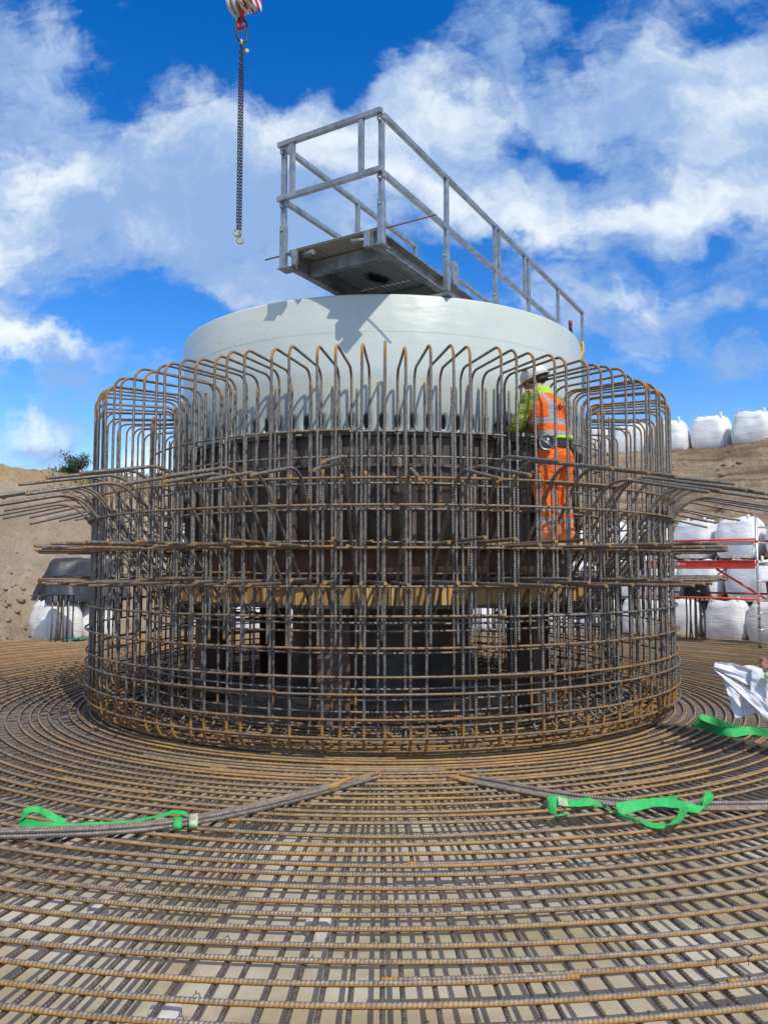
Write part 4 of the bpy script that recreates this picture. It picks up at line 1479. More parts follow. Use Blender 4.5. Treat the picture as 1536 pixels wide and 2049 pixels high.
def build_scaffold():
    A = pixz(1520, 1297, 0.02)
    B = Vector((-1, 1, 0)).normalized()         # along the tower, away to the left
    Cc = Vector((1, 1, 0)).normalized()         # across, away to the right
    Lh, Wh = 2.35, 0.80
    root = empty('scaffold_tower', A, math.atan2(-B.y, -B.x), label='aluminium scaffold tower with red rails and a red platform beam at the right', cat='scaffold')
    # local axes: -x runs along the tower to the left, +y across it, away
    X = lambda u: -u
    for (u, y) in ((0, 0), (Lh, 0), (0, Wh), (Lh, Wh)):
        nm = MB().tube([(X(u), y, 0.07), (X(u), y, 2.62)], 0.0255, 12).obj('upright', M['alu'], root)
        MB().tube([(0, 0, -0.06), (0, 0, 0.0)], 0.034, 12).obj('foot', M['black'], nm, loc=(X(u), y, 0.07))
        for z in (0.42, 0.58):
            MB().tube([(0, 0, -0.012), (0, 0, 0.012)], 0.036, 12).obj('collar', M['chain'], nm, loc=(X(u), y, z))
        for z in (0.90, 1.72, 2.12):
            MB().tube([(0, 0, -0.028), (0, 0, 0.028)], 0.0275, 12).obj('red_band', M['red'], nm, loc=(X(u), y, z))
    for u in (0, Lh):
        for z in (0.35, 0.68, 0.98, 1.32, 1.70, 2.10, 2.42):
            MB().tube([(X(u), 0.025, z), (X(u), Wh - 0.025, z)], 0.019, 10).obj('rung', M['alu'], root)
    # rails along the near side and far side
    for y, zz in ((-0.035, (2.17, 0.97)), (Wh + 0.035, (2.15, 1.05))):
        for z in zz:
            MB().tube([(X(0.0), y, z), (X(Lh), y, z)], 0.022, 12).obj('red_rail', M['red_dark' if y > 0 else 'red'], root)
    pl = MB().box(X(Lh) + 0.03, -0.055, 2.055, X(0.03), -0.03, 2.115).obj('guard_board', M['alu'], root, smooth=False, bevel=0.003)
    for k in range(9):
        q = random.uniform(0.012, 0.03)
        MB().box(X(1.48 - 0.066 * k), -0.0575, 2.078, X(1.48 - 0.066 * k) + q + 0.012, -0.0555, 2.096).obj('print_mark', M['ink'], pl, smooth=False)
    # platform beam with its rental label, deck behind it
    bm = MB().box(X(Lh) + 0.03, -0.045, 1.60, X(0.03), -0.020, 1.74).obj('platform_beam', M['red'], root, smooth=False, bevel=0.006)
    MB().box(X(Lh) + 0.03, -0.075, 1.575, X(0.03), -0.022, 1.598).obj('beam_lip', M['red_dark'], root, smooth=False, bevel=0.003)
    MB().box(X(Lh) + 0.03, -0.060, 1.742, X(0.03), -0.022, 1.756).obj('beam_lip', M['red'], root, smooth=False, bevel=0.003)
    MB().box(X(Lh) + 0.03, 0.0, 1.64, X(0.03), Wh - 0.02, 1.69).obj('deck', M['plank'], root, smooth=False)
    MB().box(X(1.84), -0.0485, 1.645, X(1.57), -0.0455, 1.715).obj('label', M['white'], bm, smooth=False)
    text('lettering', 'Boels', 0.075, M['ink'], bm, (X(1.705), -0.0495, 1.678), (PI / 2, 0, 0), xs=1.25)
    MB().box(X(1.56), -0.0485, 1.65, X(1.44), -0.0455, 1.70).obj('label', M['pink'], bm, smooth=False)
    for u in (0.92, 1.90):
        MB().tube([(X(u), -0.050, 1.675), (X(u), -0.045, 1.675)], 0.013, 10).obj('bolt', M['ink'], bm)
    # braces
    MB().tube([(X(0.80), -0.03, 1.57), (X(-0.10), 0.10, 0.98)], 0.024, 10).obj('brace', M['red'], root)
    MB().tube([(X(1.80), -0.03, 1.57), (X(Lh), 0.05, 0.98)], 0.024, 10).obj('brace', M['red_dark'], root)
    MB().tube([(X(0.30), Wh, 2.08), (X(1.35), Wh, 1.25)], 0.019, 10).obj('brace', M['alu'], root)
    # letters down the near upright
    up = MB().box(-0.012, -0.0285, 0.62, 0.012, -0.0262, 0.86).obj('label', M['white'], root, smooth=False)
    text('lettering', 'Boels', 0.055, M['ink'], root, (0.0, -0.0295, 0.74), (PI / 2, -PI / 2, 0), xs=1.3)
    tub = MB()
    n2 = 28
    th = np.arange(n2) * 2 * PI / n2
    rr = [np.stack((0.25 * s * np.cos(th), 0.25 * s * np.sin(th), np.full(n2, z)), -1) for z, s in ((0, .9), (0.02, 1.0), (0.30, 1.12), (0.33, 1.15), (0.33, 1.06), (0.05, .9), (0.05, .01))]
    tub.grid(np.array(rr), close=True)
    p = A + Cc * 0.40 + B * 0.05
    q = tub.obj('bucket', M['black'], None, loc=(p.x + 0.42, p.y + 0.1, 1.0))
    tag(q, label='black bucket on the scaffold tower rung at the right edge', cat='bucket')
    sh = MB().tube([(p.x + 0.42, p.y + 0.1, 0.0), (p.x + 0.42, p.y + 0.1, 1.0)], 0.02, 8).obj('bucket_stand', M['red_dark'])
    tag(sh, label='thin dark pole carrying the black bucket at the right edge', cat='pole')


build_scaffold()


# ------------------------------------------------------------------ sand heap, rocks, shrub, grass
def heap(c, rx, ry, h, label):
    rows = []
    n = 40
    th = np.arange(n) * 2 * PI / n
    for t in np.linspace(1, 0.02, 14):
        row = []
        for a in th:
            q = mnoise.fractal(Vector((math.cos(a) * 2 * t, math.sin(a) * 2 * t, c.x)), 0.9, 2.1, 4)
            z = h * (1 - t) ** 0.85 * (1 + 0.35 * q) - 0.1 * (t > 0.97)
            row.append((c.x + rx * t * math.cos(a) * (1 + .15 * q), c.y + ry * t * math.sin(a) * (1 + .15 * q), c.z + z))
        rows.append(row)
    o = MB().grid(np.array(rows), close=True).obj('sand_heap', M['sand'])
    tag(o, label=label, cat='sand heap')


heap(pixz(1488, 1285, -0.1), 0.85, 0.5, 0.42, 'small heap of sand at the foot of the white bag wall')
heap(pixz(1360, 1282, -0.1), 0.55, 0.4, 0.25, 'low spill of sand behind the cage at the right mat edge')


def rock(c, r, label):
    mb = MB()
    mb.ball((0, 0, 0), 1.0, 14, 9)
    v = mb.v[0]
    for i in range(len(v)):
        q = Vector(v[i])
        v[i] *= r * (1 + 0.35 * mnoise.fractal(q * 1.3 + Vector((c.x, c.y, r * 30)), 0.8, 2.0, 3))
    v[:, 2] *= 0.6
    o = mb.obj('clod', M['rock'], loc=c)
    tag(o, label=label, cat='clod', group='clods on the sand slope')


def on_slope(u, v):
    """where the ray of a pixel meets the left bank"""
    x, y, z = ray(u, v)
    for k in np.arange(13.0, 32.0, 0.02):
        p = Vector((x * k, y * k, EYE + z * k))
        q = p - AX
        if q.y < 0:
            continue
        az = math.degrees(math.atan2(q.x, -q.y)) % 360
        if p.z <= ground_h(math.hypot(q.x, q.y), az) - 0.05:
            return p
    return p


for u, v, r, lb in ((40, 1199, 0.17, 'largest brown clod low on the sand slope beside the black sheet'), (20, 1145, 0.10, 'brown clod on the sand slope left of the dark sheet'),
                    (33, 1222, 0.13, 'dark earth clod just below the largest clod on the slope'), (52, 1252, 0.06, 'pale stone near the foot of the sand slope'),
                    (12, 1240, 0.15, 'brown clod at the left edge low on the slope'), (72, 1100, 0.05, 'small clod in the middle of the sand slope'),
                    (160, 1088, 0.16, 'clod on the slope just above the spoke tips'), (10, 1178, 0.08, 'small clod at the left edge of the slope'),
                    (30, 1170, 0.06, 'small clod above the largest clod'), (60, 1140, 0.05, 'small clod beside the dry grass on the slope')):
    rock(on_slope(u, v) + Vector((0, 0.3 * r, -r * 0.12)), r * 0.7, lb)


def build_clumps():
    R = random.Random(11)
    mb = MB()
    for _ in range(1500):
        az = R.uniform(196, 236) if R.random() < 0.6 else R.uniform(115, 165)
        r = R.uniform(11.3, 16.8) if az > 180 else R.uniform(12.8, 16.6)
        if mnoise.noise(Vector((az * 0.25, r * 0.9, 2))) < R.uniform(-0.35, 0.35):
            continue
        p = axy(D2R(az), r)
        p.z = ground_h(r, az) - (0.10 if az > 180 else 0.16)
        s = R.choice((.02, .025, .03, .045, .07))
        mb.ball(p, (s * R.uniform(.7, 1.4), s * R.uniform(.7, 1.4), s * R.uniform(.5, .9)), 6, 4, Matrix.Rotation(R.uniform(0, 3), 3, 'Z'))
    o = mb.obj('soil_clumps', M['rock'])
    tag(o, kind='stuff')


build_clumps()


def build_plants():
    # grass and dry stalks along the top of the left bank, bits of green on the right crest
    mb = MB()
    R = random.Random(3)
    quads = []
    def tuft(p, n, h, sp):
        for _ in range(n):
            a = R.uniform(0, 2 * PI)
            b = p + Vector((R.gauss(0, sp), R.gauss(0, sp), -0.02))
            hh = h * R.uniform(0.5, 1.2)
            lean = Vector((R.gauss(0, .35), R.gauss(0, .35), 1)) * hh
            w = Vector((math.cos(a), math.sin(a), 0)) * 0.012
            quads.append([b - w, b + w, b + lean * 0.6 + w * 0.6, b + lean + Vector((lean.x * .5, lean.y * .5, -0.1 * hh))])
    for k in range(900):
        az = R.uniform(186, 240)
        r = R.uniform(16.3, 19.0)
        dens = mnoise.noise(Vector((az * 0.12, r * 0.4, 1.0)))
        if dens < -0.05:
            continue
        p = axy(D2R(az), r)
        p.z = ground_h(r, az) - 0.05
        tuft(p, 7, R.uniform(0.10, 0.24), 0.09)
    for k in range(120):
        az, r = R.uniform(112, 172), R.uniform(16.0, 17.0)
        p = axy(D2R(az), r)
        p.z = ground_h(r, az) - 0.08
        if mnoise.noise(Vector((az * 0.3, 4, 1))) > 0.1:
            tuft(p, 6, 0.16, 0.08)
    V = np.array([[tuple(q) for q in f] for f in quads]).reshape(-1, 3)
    mb.add(V, [np.arange(len(V)).reshape(-1, 4)])
    o = mb.obj('grass', M['grass'], smooth=False)
    tag(o, kind='stuff')

    def shrub(c, w, h, n, label, seed):
        R = random.Random(seed)
        root = empty('shrub', c, label=label, cat='shrub')
        tips = []
        st = MB()
        for k in range(15):
            a = R.uniform(0, 2 * PI)
            e = Vector((math.cos(a) * w * R.uniform(.2, .5), math.sin(a) * w * R.uniform(.2, .45), h * R.uniform(.55, 1.05)))
            P = catmull([(0, 0, -0.1), tuple(e * 0.35 + Vector((0, 0, .1))), tuple(e * 0.75), tuple(e)], 4)
            st.tube(P, np.linspace(0.016, 0.004, len(P)), 5)
            for q in P[4:]:
                tips.append(Vector(q))
        st.obj('stems', M['twig'], root)
        lf = []
        for _ in range(n):
            b = R.choice(tips) + Vector((R.gauss(0, .085), R.gauss(0, .085), R.gauss(0, .07)))
            d = Vector((R.gauss(0, 1), R.gauss(0, 1), R.gauss(.4, .8))).normalized()
            sd = d.cross(Vector((R.gauss(0, 1), R.gauss(0, 1), R.gauss(0, 1)))).normalized()
            l = R.uniform(.03, .065)
            lf.append([b, b + d * l * .5 + sd * l * .28, b + d * l, b + d * l * .5 - sd * l * .28])
        V = np.array([[tuple(q) for q in f] for f in lf]).reshape(-1, 3)
        o = MB().add(V, [np.arange(len(V)).reshape(-1, 4)]).obj('foliage', M['leaf'], root, smooth=False)
        tag(o, kind='stuff')
    c = on_slope(152, 952)
    shrub(c, 1.05, 0.66, 2600, 'dark green leafy shrub on the crest of the sand slope by the cage', 5)
    c = on_slope(128, 950)
    shrub(c + Vector((0, 0.3, 0)), 0.55, 0.30, 800, 'low yellow green plant beside the dark shrub on the slope crest', 9)


build_plants()


# ------------------------------------------------------------------ loose bars and green slings on the mat
def bundle(name, pts, n, label, ends, seed, zt=0.052):
    """pts: photo pixels along the bundle, from its thin end"""
    R = random.Random(seed)
    C = catmull([tuple(pixz(u, v, zt)) for u, v in pts], 14)
    root = empty(name, Vector(C[len(C) // 2]) * 1.0, label=label, cat='rebar bundle')
    o0 = np.array(root.location)
    T = np.gradient(C, axis=0)
    T /= np.linalg.norm(T, axis=1)[:, None]
    S = np.stack((T[:, 1], -T[:, 0], np.zeros(len(T))), -1)
    rb = 0.0125
    for k in range(n):
        lay, pos = (0, k) if k < (n + 1) // 2 + 1 else (1, k - (n + 1) // 2 - 1 + 0.5)
        m = (n + 1) // 2
        off = (pos - m / 2) * rb * 2.03
        cut = int(R.uniform(0, ends) * len(C))
        P = C + S * off + np.array((0, 0, lay * rb * 1.72 - 0.006))
        P += S * 0.012 * np.sin(np.linspace(0, 5, len(C)) + k)[:, None] * np.linspace(1, 0.2, len(C))[:, None]
        P = P[cut:] - o0
        # fine enough for real ribs
        t = np.arange(len(P))
        L = np.concatenate(([0], np.cumsum(np.linalg.norm(np.diff(P, axis=0), axis=1))))
        q = np.arange(0, L[-1], 0.0185 / 3)
        P = np.stack([np.interp(q, L, P[:, i]) for i in range(3)], -1)
        mb = MB().tube(P, rb, 8, ref=(0, 0, 1), at=bend_rust(0.20 + 0.1 * R.random(), ((0, 0.8),), 0.2, 0.03), ribs=(0.0185, 0.15, np.ones(len(P))))
        mb.obj('bar', M['matbar'], root)
    return C


Cl = bundle('rebar_bundle', [(762, 1546), (640, 1582), (520, 1613), (390, 1640), (250, 1657), (100, 1664), (-60, 1668), (-260, 1672)], 8, 'bundle of steel bars lying on the mat at left, tied in green sling', 0.12, 3)
Cr = bundle('rebar_bundle', [(902, 1552), (1000, 1572), (1110, 1592), (1230, 1606), (1360, 1612), (1500, 1613), (1680, 1610)], 5, 'bundle of steel bars lying on the mat at the right, beside a loose green sling', 0.06, 4)


def ribbon(P, side, w, name='band', th=0.006):
    P = catmull(P, 8)
    Sd = catmull(side, 8)
    Sd /= np.linalg.norm(Sd, axis=1)[:, None]
    rows = []
    for i in range(len(P)):
        row = []
        for k in np.linspace(-0.5, 0.5, 6):
            q = P[i] + Sd[i] * w * k
            n_ = mnoise.noise(Vector((q[0] * 26, q[1] * 26, q[2] * 30))) + 0.5 * mnoise.noise(Vector((q[0] * 70, q[1] * 70, 4.0)))
            row.append(q + np.array((0.15, -0.4, 0.9)) * 0.0065 * n_)
        rows.append(row)
    return np.array(rows)


def add_ribbon(mb, rows, w=0.055):
    """rows: (point, side vector) pairs"""
    V = ribbon([tuple(p) for p, s in rows], [tuple(s) for p, s in rows], w)
    return mb.grid(V)


def px(u, v, z):
    return pixz(u, v, z)


def slings():
    up = Vector((0, 0, 1))
    yy = Vector((0.15, 1, 0.1))
    # left: a choker round the bundle, its long tail lying behind it and folded back in a loop
    a = px(355, 1645, 0.05)
    cdir = Vector((0.98, 0.2, 0)).normalized()
    acr = Vector((-cdir.y, cdir.x, 0))
    root = empty('green_sling', a, label='bright green webbing sling choked round the left bundle of bars', cat='sling')
    def loc(rows):
        return [(p - a, s) for p, s in rows]
    mb = MB()
    # turn of webbing round the bars
    n = 22
    cen = px(357, 1648, 0.052)
    rows = []
    for k in range(n + 1):
        t = 2 * PI * k / n
        p = cen + acr * (0.078 * math.cos(t)) + up * (0.036 * math.sin(t) + 0.004)
        rows.append((p - a, cdir))
    V = np.stack([[np.array(p - s * 0.026), np.array(p + s * 0.026)] for p, s in rows])
    o = MB().grid(V).obj('choke_loop', M['sling'], root)
    o.modifiers.new('thick', 'SOLIDIFY').thickness = 0.0028
    rows = [(px(372, 1632, 0.10), Vector((1, .2, -.3))), (px(352, 1626, 0.105), Vector((.5, .8, .3))), (px(310, 1635, 0.075), yy), (px(250, 1646, 0.055), yy), (px(190, 1652, 0.06), Vector((.1, .8, .5))),
            (px(130, 1656, 0.05), Vector((.2, .7, .6))), (px(85, 1652, 0.06), Vector((.3, .3, .9))), (px(44, 1643, 0.07), Vector((.5, .2, .8))), (px(50, 1627, 0.12), Vector((-.5, .5, .6))), (px(72, 1619, 0.14), Vector((0, .9, .4))), (px(100, 1631, 0.09), Vector((0, .8, .5))), (px(130, 1648, 0.045), Vector((0.1, .5, .6)))]
    V = ribbon([tuple(p - a) for p, s in rows], [tuple(s) for p, s in rows], 0.050)
    o = MB().grid(V).obj('tail', M['sling'], root, smooth=False)
    o.modifiers.new('thick', 'SOLIDIFY').thickness = 0.0028
    cen = px(388, 1644, 0.052)
    rows = []
    for k in range(n + 1):
        t = 2 * PI * k / n
        rows.append(cen + acr * (0.080 * math.cos(t)) + up * (0.037 * math.sin(t) + 0.004) - a)
    V = np.stack([[np.array(p - cdir * 0.026), np.array(p + cdir * 0.026)] for p in rows])
    o = MB().grid(V).obj('label_sleeve', M['sling_tag'], root)
    o.modifiers.new('thick', 'SOLIDIFY').thickness = 0.007
    f = cen - acr * 0.046 + up * 0.046 - a
    text('lettering', 'BI', 0.042, M['pink'], root, f + Vector((0.0, -0.012, 0.002)), (D2R(52), 0, math.atan2(cdir.y, cdir.x) + D2R(6)), xs=1.0)

    # right: a loose loop lying over the mat
    a = px(1250, 1620, 0.05)
    root = empty('green_sling', a, label='loose bright green webbing sling twisted over the mat at the right', cat='sling')
    def band(rows, name, w=0.072, m='sling'):
        V = ribbon([tuple(px(u, v, z) - a) for u, v, z, s in rows], [tuple(s) for u, v, z, s in rows], w)
        o = MB().grid(V).obj(name, M[m], root, smooth=False)
        o.modifiers.new('thick', 'SOLIDIFY').thickness = 0.0028
        return o
    band([(1112, 1618, 0.045, (0, .4, 1)), (1097, 1614, 0.05, (0, .2, 1)), (1098, 1604, 0.07, (0, .2, 1)), (1120, 1603, 0.065, (.1, .6, .7)), (1150, 1607, 0.06, (0, 1, .4)), (1180, 1604, 0.07, (-.1, .9, .5)),
          (1210, 1612, 0.06, (-.5, .8, .3)), (1232, 1628, 0.05, (-.7, .5, .5)), (1262, 1637, 0.05, (-.5, .8, .3)), (1300, 1650, 0.048, (0, 1, .2)), (1330, 1652, 0.048, (.4, .9, .1))], 'near_leg')
    band([(1330, 1652, 0.05, (.6, -.6, .2)), (1350, 1646, 0.06, (.9, -.3, .2)), (1362, 1632, 0.06, (1, -.1, .3)), (1367, 1622, 0.065, (1, -.1, .3)), (1362, 1615, 0.06, (.8, .2, .4))], 'crossing_leg', 0.062)
    band([(1235, 1620, 0.05, (-.2, .3, .7)), (1268, 1612, 0.06, (-.1, .7, .6)), (1300, 1606, 0.075, (0, .9, .5)), (1340, 1606, 0.08, (0, .9, .5)), (1375, 1614, 0.075, (.1, .8, .5)), (1400, 1620, 0.06, (.5, .7, .3)),
          (1412, 1612, 0.07, (.9, .1, .6)), (1416, 1598, 0.10, (.9, 0, .4)), (1408, 1592, 0.115, (.6, .2, .6)), (1402, 1602, 0.09, (.5, .3, .6))], 'far_leg', 0.082)
    band([(1344, 1593, 0.075, (1, .1, 0)), (1342, 1598, 0.085, (1, .1, 0)), (1343, 1604, 0.08, (1, .1, 0))], 'end_tab', 0.09)
    band([(1111, 1632, 0.04, (0, 1, 0)), (1136, 1628, 0.042, (0, 1, 0))], 'lower_loop', 0.03)
    band([(1116, 1603.0, 0.072, (.1, .7, .7)), (1135, 1606.5, 0.070, (0, .9, .5))], 'label_sleeve', 0.062, 'sling_tag')
    text('lettering', 'BI', 0.040, M['pink'], root, px(1126, 1606, 0.080) - a, (D2R(48), 0, 0.0))

    # far right: a flat loop under the drawing
    a = px(1460, 1455, 0.05)
    root = empty('green_sling', a, label='dark green webbing sling lying in a flat loop below the white drawing', cat='sling')
    band([(1540, 1470, 0.05, (0, .6, .8)), (1500, 1462, 0.06, (0, .5, .8)), (1465, 1466, 0.055, (0, .4, 1)), (1430, 1460, 0.06, (0, .3, 1)), (1404, 1450, 0.06, (.2, .2, 1)), (1393, 1443, 0.075, (.6, 0, .8)), (1402, 1437, 0.09, (.2, .4, .8)),
          (1425, 1441, 0.075, (0, .5, .7)), (1450, 1450, 0.06, (0, .8, .6)), (1480, 1457, 0.06, (0, .9, .4)), (1515, 1461, 0.055, (0, .9, .3)), (1545, 1464, 0.055, (0, 1, .2))], 'band', 0.085)


slings()

# round concrete spacers under the mat
for u, v, s, lb in ((637, 1860, 1.0, 'round white concrete spacer block under the mat in front of the cage'), (330, 2047, 1.0, 'round concrete spacer at the bottom edge under the mat'), (196, 1835, 0.8, 'pale concrete spacer block under the mat at the left')):
    p = pixz(u, v, -0.09)
    n = 24
    th = np.arange(n) * 2 * PI / n
    rr = [np.stack((r * s * np.cos(th), r * s * np.sin(th), np.full(n, z)), -1) for r, z in ((0.060, -0.114), (0.063, -0.05), (0.057, -0.036), (0.001, -0.035))]
    o = MB().grid(np.array(rr), close=True).obj('concrete_spacer', M['conc'], loc=(p.x, p.y, 0))
    tag(o, label=lb, cat='spacer', group='concrete spacers under the mat')


# ------------------------------------------------------------------ people
def cloth_mat(name, color, bands=None, band_col=(0.36, 0.36, 0.37), rough=0.75, extra=None):
    """bands: list of (axis, lo, hi) in the person's own coordinates - sewn-on reflective tape"""
    m, N, b = new_mat(name)
    co = N.n('ShaderNodeTexCoord').outputs['Object']
    s = N.sep(co)
    f = N.noise(co, 7, 5, 0.6)
    c = N.mix(N.step(f, 0.3, 0.7), tuple(x * 0.86 for x in color), tuple(min(1, x * 1.1) for x in color))
    d = N.step(N.noise(co, 4.5, 7, 0.65), 0.55, 0.8)
    c = N.mix(N.math('MULTIPLY', d, 0.25), c, (0.25, 0.12, 0.05))
    k = None
    for spec in bands or ():
        q = None
        for (ax, lo, hi) in spec:
            v = s[ax] if isinstance(ax, int) else (N.math('ABSOLUTE', s[0]) if ax == 'ax' else None)
            w = N.math('MULTIPLY', N.math('GREATER_THAN', v, lo), N.math('LESS_THAN', v, hi))
            q = w if q is None else N.math('MULTIPLY', q, w)
        k = q if k is None else N.math('MAXIMUM', k, q)
    if k is not None:
        c = N.mix(k, c, band_col)
    for (spec, colr) in extra or ():
        q = None
        for (ax, lo, hi) in spec:
            w = N.math('MULTIPLY', N.math('GREATER_THAN', s[ax], lo), N.math('LESS_THAN', s[ax], hi))
            q = w if q is None else N.math('MULTIPLY', q, w)
        c = N.mix(q, c, colr)
    N.put(b.inputs['Base Color'], c)
    b.inputs['Roughness'].default_value = rough
    wr = N.noise(N.comb(N.math('MULTIPLY', s[0], 1.0), s[1], N.math('MULTIPLY', s[2], 2.2)), 9, 5, 0.6, 1.5)
    N.put(b.inputs['Normal'], N.bump(wr, 0.7, 0.035))
    return m


M['skin'] = simple('skin', (0.50, 0.27, 0.19), 0.5, vary=0.12, scale=14)
M['hair'] = simple('dark_hair', (0.03, 0.022, 0.018), 0.6)
M['glove'] = simple('dark_work_glove', (0.022, 0.022, 0.02), 0.7, vary=0.3, scale=30)
M['boot'] = simple('brown_boot_leather', (0.10, 0.055, 0.03), 0.6, vary=0.3)
M['helmet'] = simple('white_helmet', (0.72, 0.70, 0.64), 0.3, vary=0.05, dirt=(0.5, 0.45, 0.36), dirt_amt=0.3)
OR = (0.92, 0.15, 0.012)
M['vest'] = cloth_mat('orange_vest', OR, bands=[[(2, 1.015, 1.065)], [(2, 1.135, 1.19)], [('ax', 0.085, 0.135), (2, 1.19, 1.60)]])
M['trousers'] = cloth_mat('orange_trousers', OR, bands=[[(2, 0.20, 0.245)], [(2, 0.30, 0.345)]], extra=[(((2, 0.0, 0.19), (1, -0.3, 0.3)), (0.85, 0.30, 0.12))])
M['jacket'] = cloth_mat('lime_jacket', (0.27, 0.33, 0.05))
M['dark_cloth'] = cloth_mat('dark_cloth', (0.025, 0.025, 0.028))
M['navy'] = cloth_mat('dark_work_trousers', (0.03, 0.035, 0.05))
M['reel'] = simple('clear_reel_plastic', (0.09, 0.10, 0.10), 0.25, vary=0.2)
M['steel_shiny'] = simple('bright_wire', (0.5, 0.5, 0.5), 0.3, 0.8)


def remesh(o, vox, smooth=4):
    r = o.modifiers.new('remesh', 'REMESH')
    r.mode = 'VOXEL'
    r.voxel_size = vox
    r.use_smooth_shade = True
    s = o.modifiers.new('smooth', 'SMOOTH')
    s.factor = 0.5
    s.iterations = smooth
    return o


def folds(o, tex_size, amt):
    t = bpy.data.textures.new('folds', 'CLOUDS')
    t.noise_scale = tex_size
    t.noise_depth = 3
    d = o.modifiers.new('folds', 'DISPLACE')
    d.texture = t
    d.texture_coords = 'LOCAL'
    d.strength = amt
    d.mid_level = 0.5
    return o


def limb(mb, pts, rad, n=14, sub=5):
    P = catmull(np.array([tuple(p) for p in pts]), sub)
    R = catmull(np.array([[r] for r in rad]), sub)[:, 0]
    mb.tube(P, R, n)
    mb.ball(P[0], R[0] * 0.98, 12, 8)
    mb.ball(P[-1], R[-1] * 0.98, 12, 8)
    return mb


def hand(mb, wrist, dirv, palm, side, curl=0.7, scale=1.0, spread=0.18):
    """palm and five bent fingers. dirv: along the hand, palm: out of the palm, side: towards the thumb"""
    w, d, pn = Vector(wrist), Vector(dirv).normalized(), Vector(palm).normalized()
    pn = (pn - d * pn.dot(d)).normalized()
    t = d.cross(pn).normalized() * (1 if Vector(side).dot(d.cross(pn)) > 0 else -1)
    s = scale
    R = Matrix((t, d, pn)).transposed()
    mb.ball(w + d * 0.048 * s, (0.041 * s, 0.052 * s, 0.017 * s), 14, 10, R)
    limb(mb, [w - d * 0.02 * s, w + d * 0.03 * s], [0.026 * s, 0.028 * s], 12, 3)
    for k, (o, L) in enumerate(((0.030, 0.072), (0.010, 0.080), (-0.010, 0.074), (-0.029, 0.058))):
        b = w + d * (0.086 - 0.006 * abs(k - 1)) * s + t * o * s
        dd = (d + t * spread * (1 - k * 0.66) * 0.6).normalized()
        pts, ang = [b - d * 0.02 * s], 0.0
        p = b
        for q, fr in enumerate((0.46, 0.31, 0.23)):
            ang += curl * (0.7, 0.9, 0.6)[q]
            p = p + (dd * math.cos(ang) + pn * math.sin(ang)) * L * fr * s
            pts.append(p)
        limb(mb, pts, [0.0095 * s, 0.0092 * s, 0.0085 * s, 0.0072 * s], 8, 3)
    b = w + d * 0.025 * s + t * 0.028 * s
    p1 = b + (t * 0.75 + d * 0.55 + pn * 0.35).normalized() * 0.038 * s
    p2 = p1 + (d * 0.8 + t * 0.15 + pn * (0.35 + 0.4 * curl)).normalized() * 0.032 * s
    p3 = p2 + (d * 0.75 - t * 0.2 + pn * (0.35 + 0.5 * curl)).normalized() * 0.024 * s
    limb(mb, [b, p1, p2, p3], [0.013 * s, 0.0115 * s, 0.0105 * s, 0.0085 * s], 9, 3)


def head(mb, c, yaw, pitch, s=1.0):
    """one skull with brow, nose, jaw, ears, turned by yaw (left +) and nodded by pitch"""
    R = Matrix.Rotation(yaw, 3, 'Z') @ Matrix.Rotation(-pitch, 3, 'X')
    f = lambda x, y, z: Vector(c) + R @ Vector((x * s, y * s, z * s))
    mb.ball(f(0, -0.012, 0.035), (0.076 * s, 0.094 * s, 0.092 * s), 18, 14, R)
    mb.ball(f(0, 0.022, -0.040), (0.058 * s, 0.070 * s, 0.072 * s), 16, 12, R)
    mb.ball(f(0, 0.070, -0.092), (0.026 * s, 0.022 * s, 0.020 * s), 10, 8, R)
    limb(mb, [f(0, 0.088, 0.018), f(0, 0.112, -0.022)], [0.009 * s, 0.015 * s], 8, 3)
    mb.ball(f(0, 0.086, -0.058), (0.024 * s, 0.010 * s, 0.007 * s), 10, 6, R)
    mb.ball(f(0, 0.084, -0.070), (0.021 * s, 0.010 * s, 0.008 * s), 10, 6, R)
    for x in (-1, 1):
        mb.ball(f(0.032 * x, 0.080, 0.012), (0.016 * s, 0.010 * s, 0.010 * s), 10, 6, R)
        mb.ball(f(0.033 * x, 0.082, 0.034), (0.020 * s, 0.010 * s, 0.007 * s), 10, 6, R)
        mb.ball(f(0.078 * x, -0.005, -0.012), (0.010 * s, 0.019 * s, 0.032 * s), 10, 8, R)
    return R, f


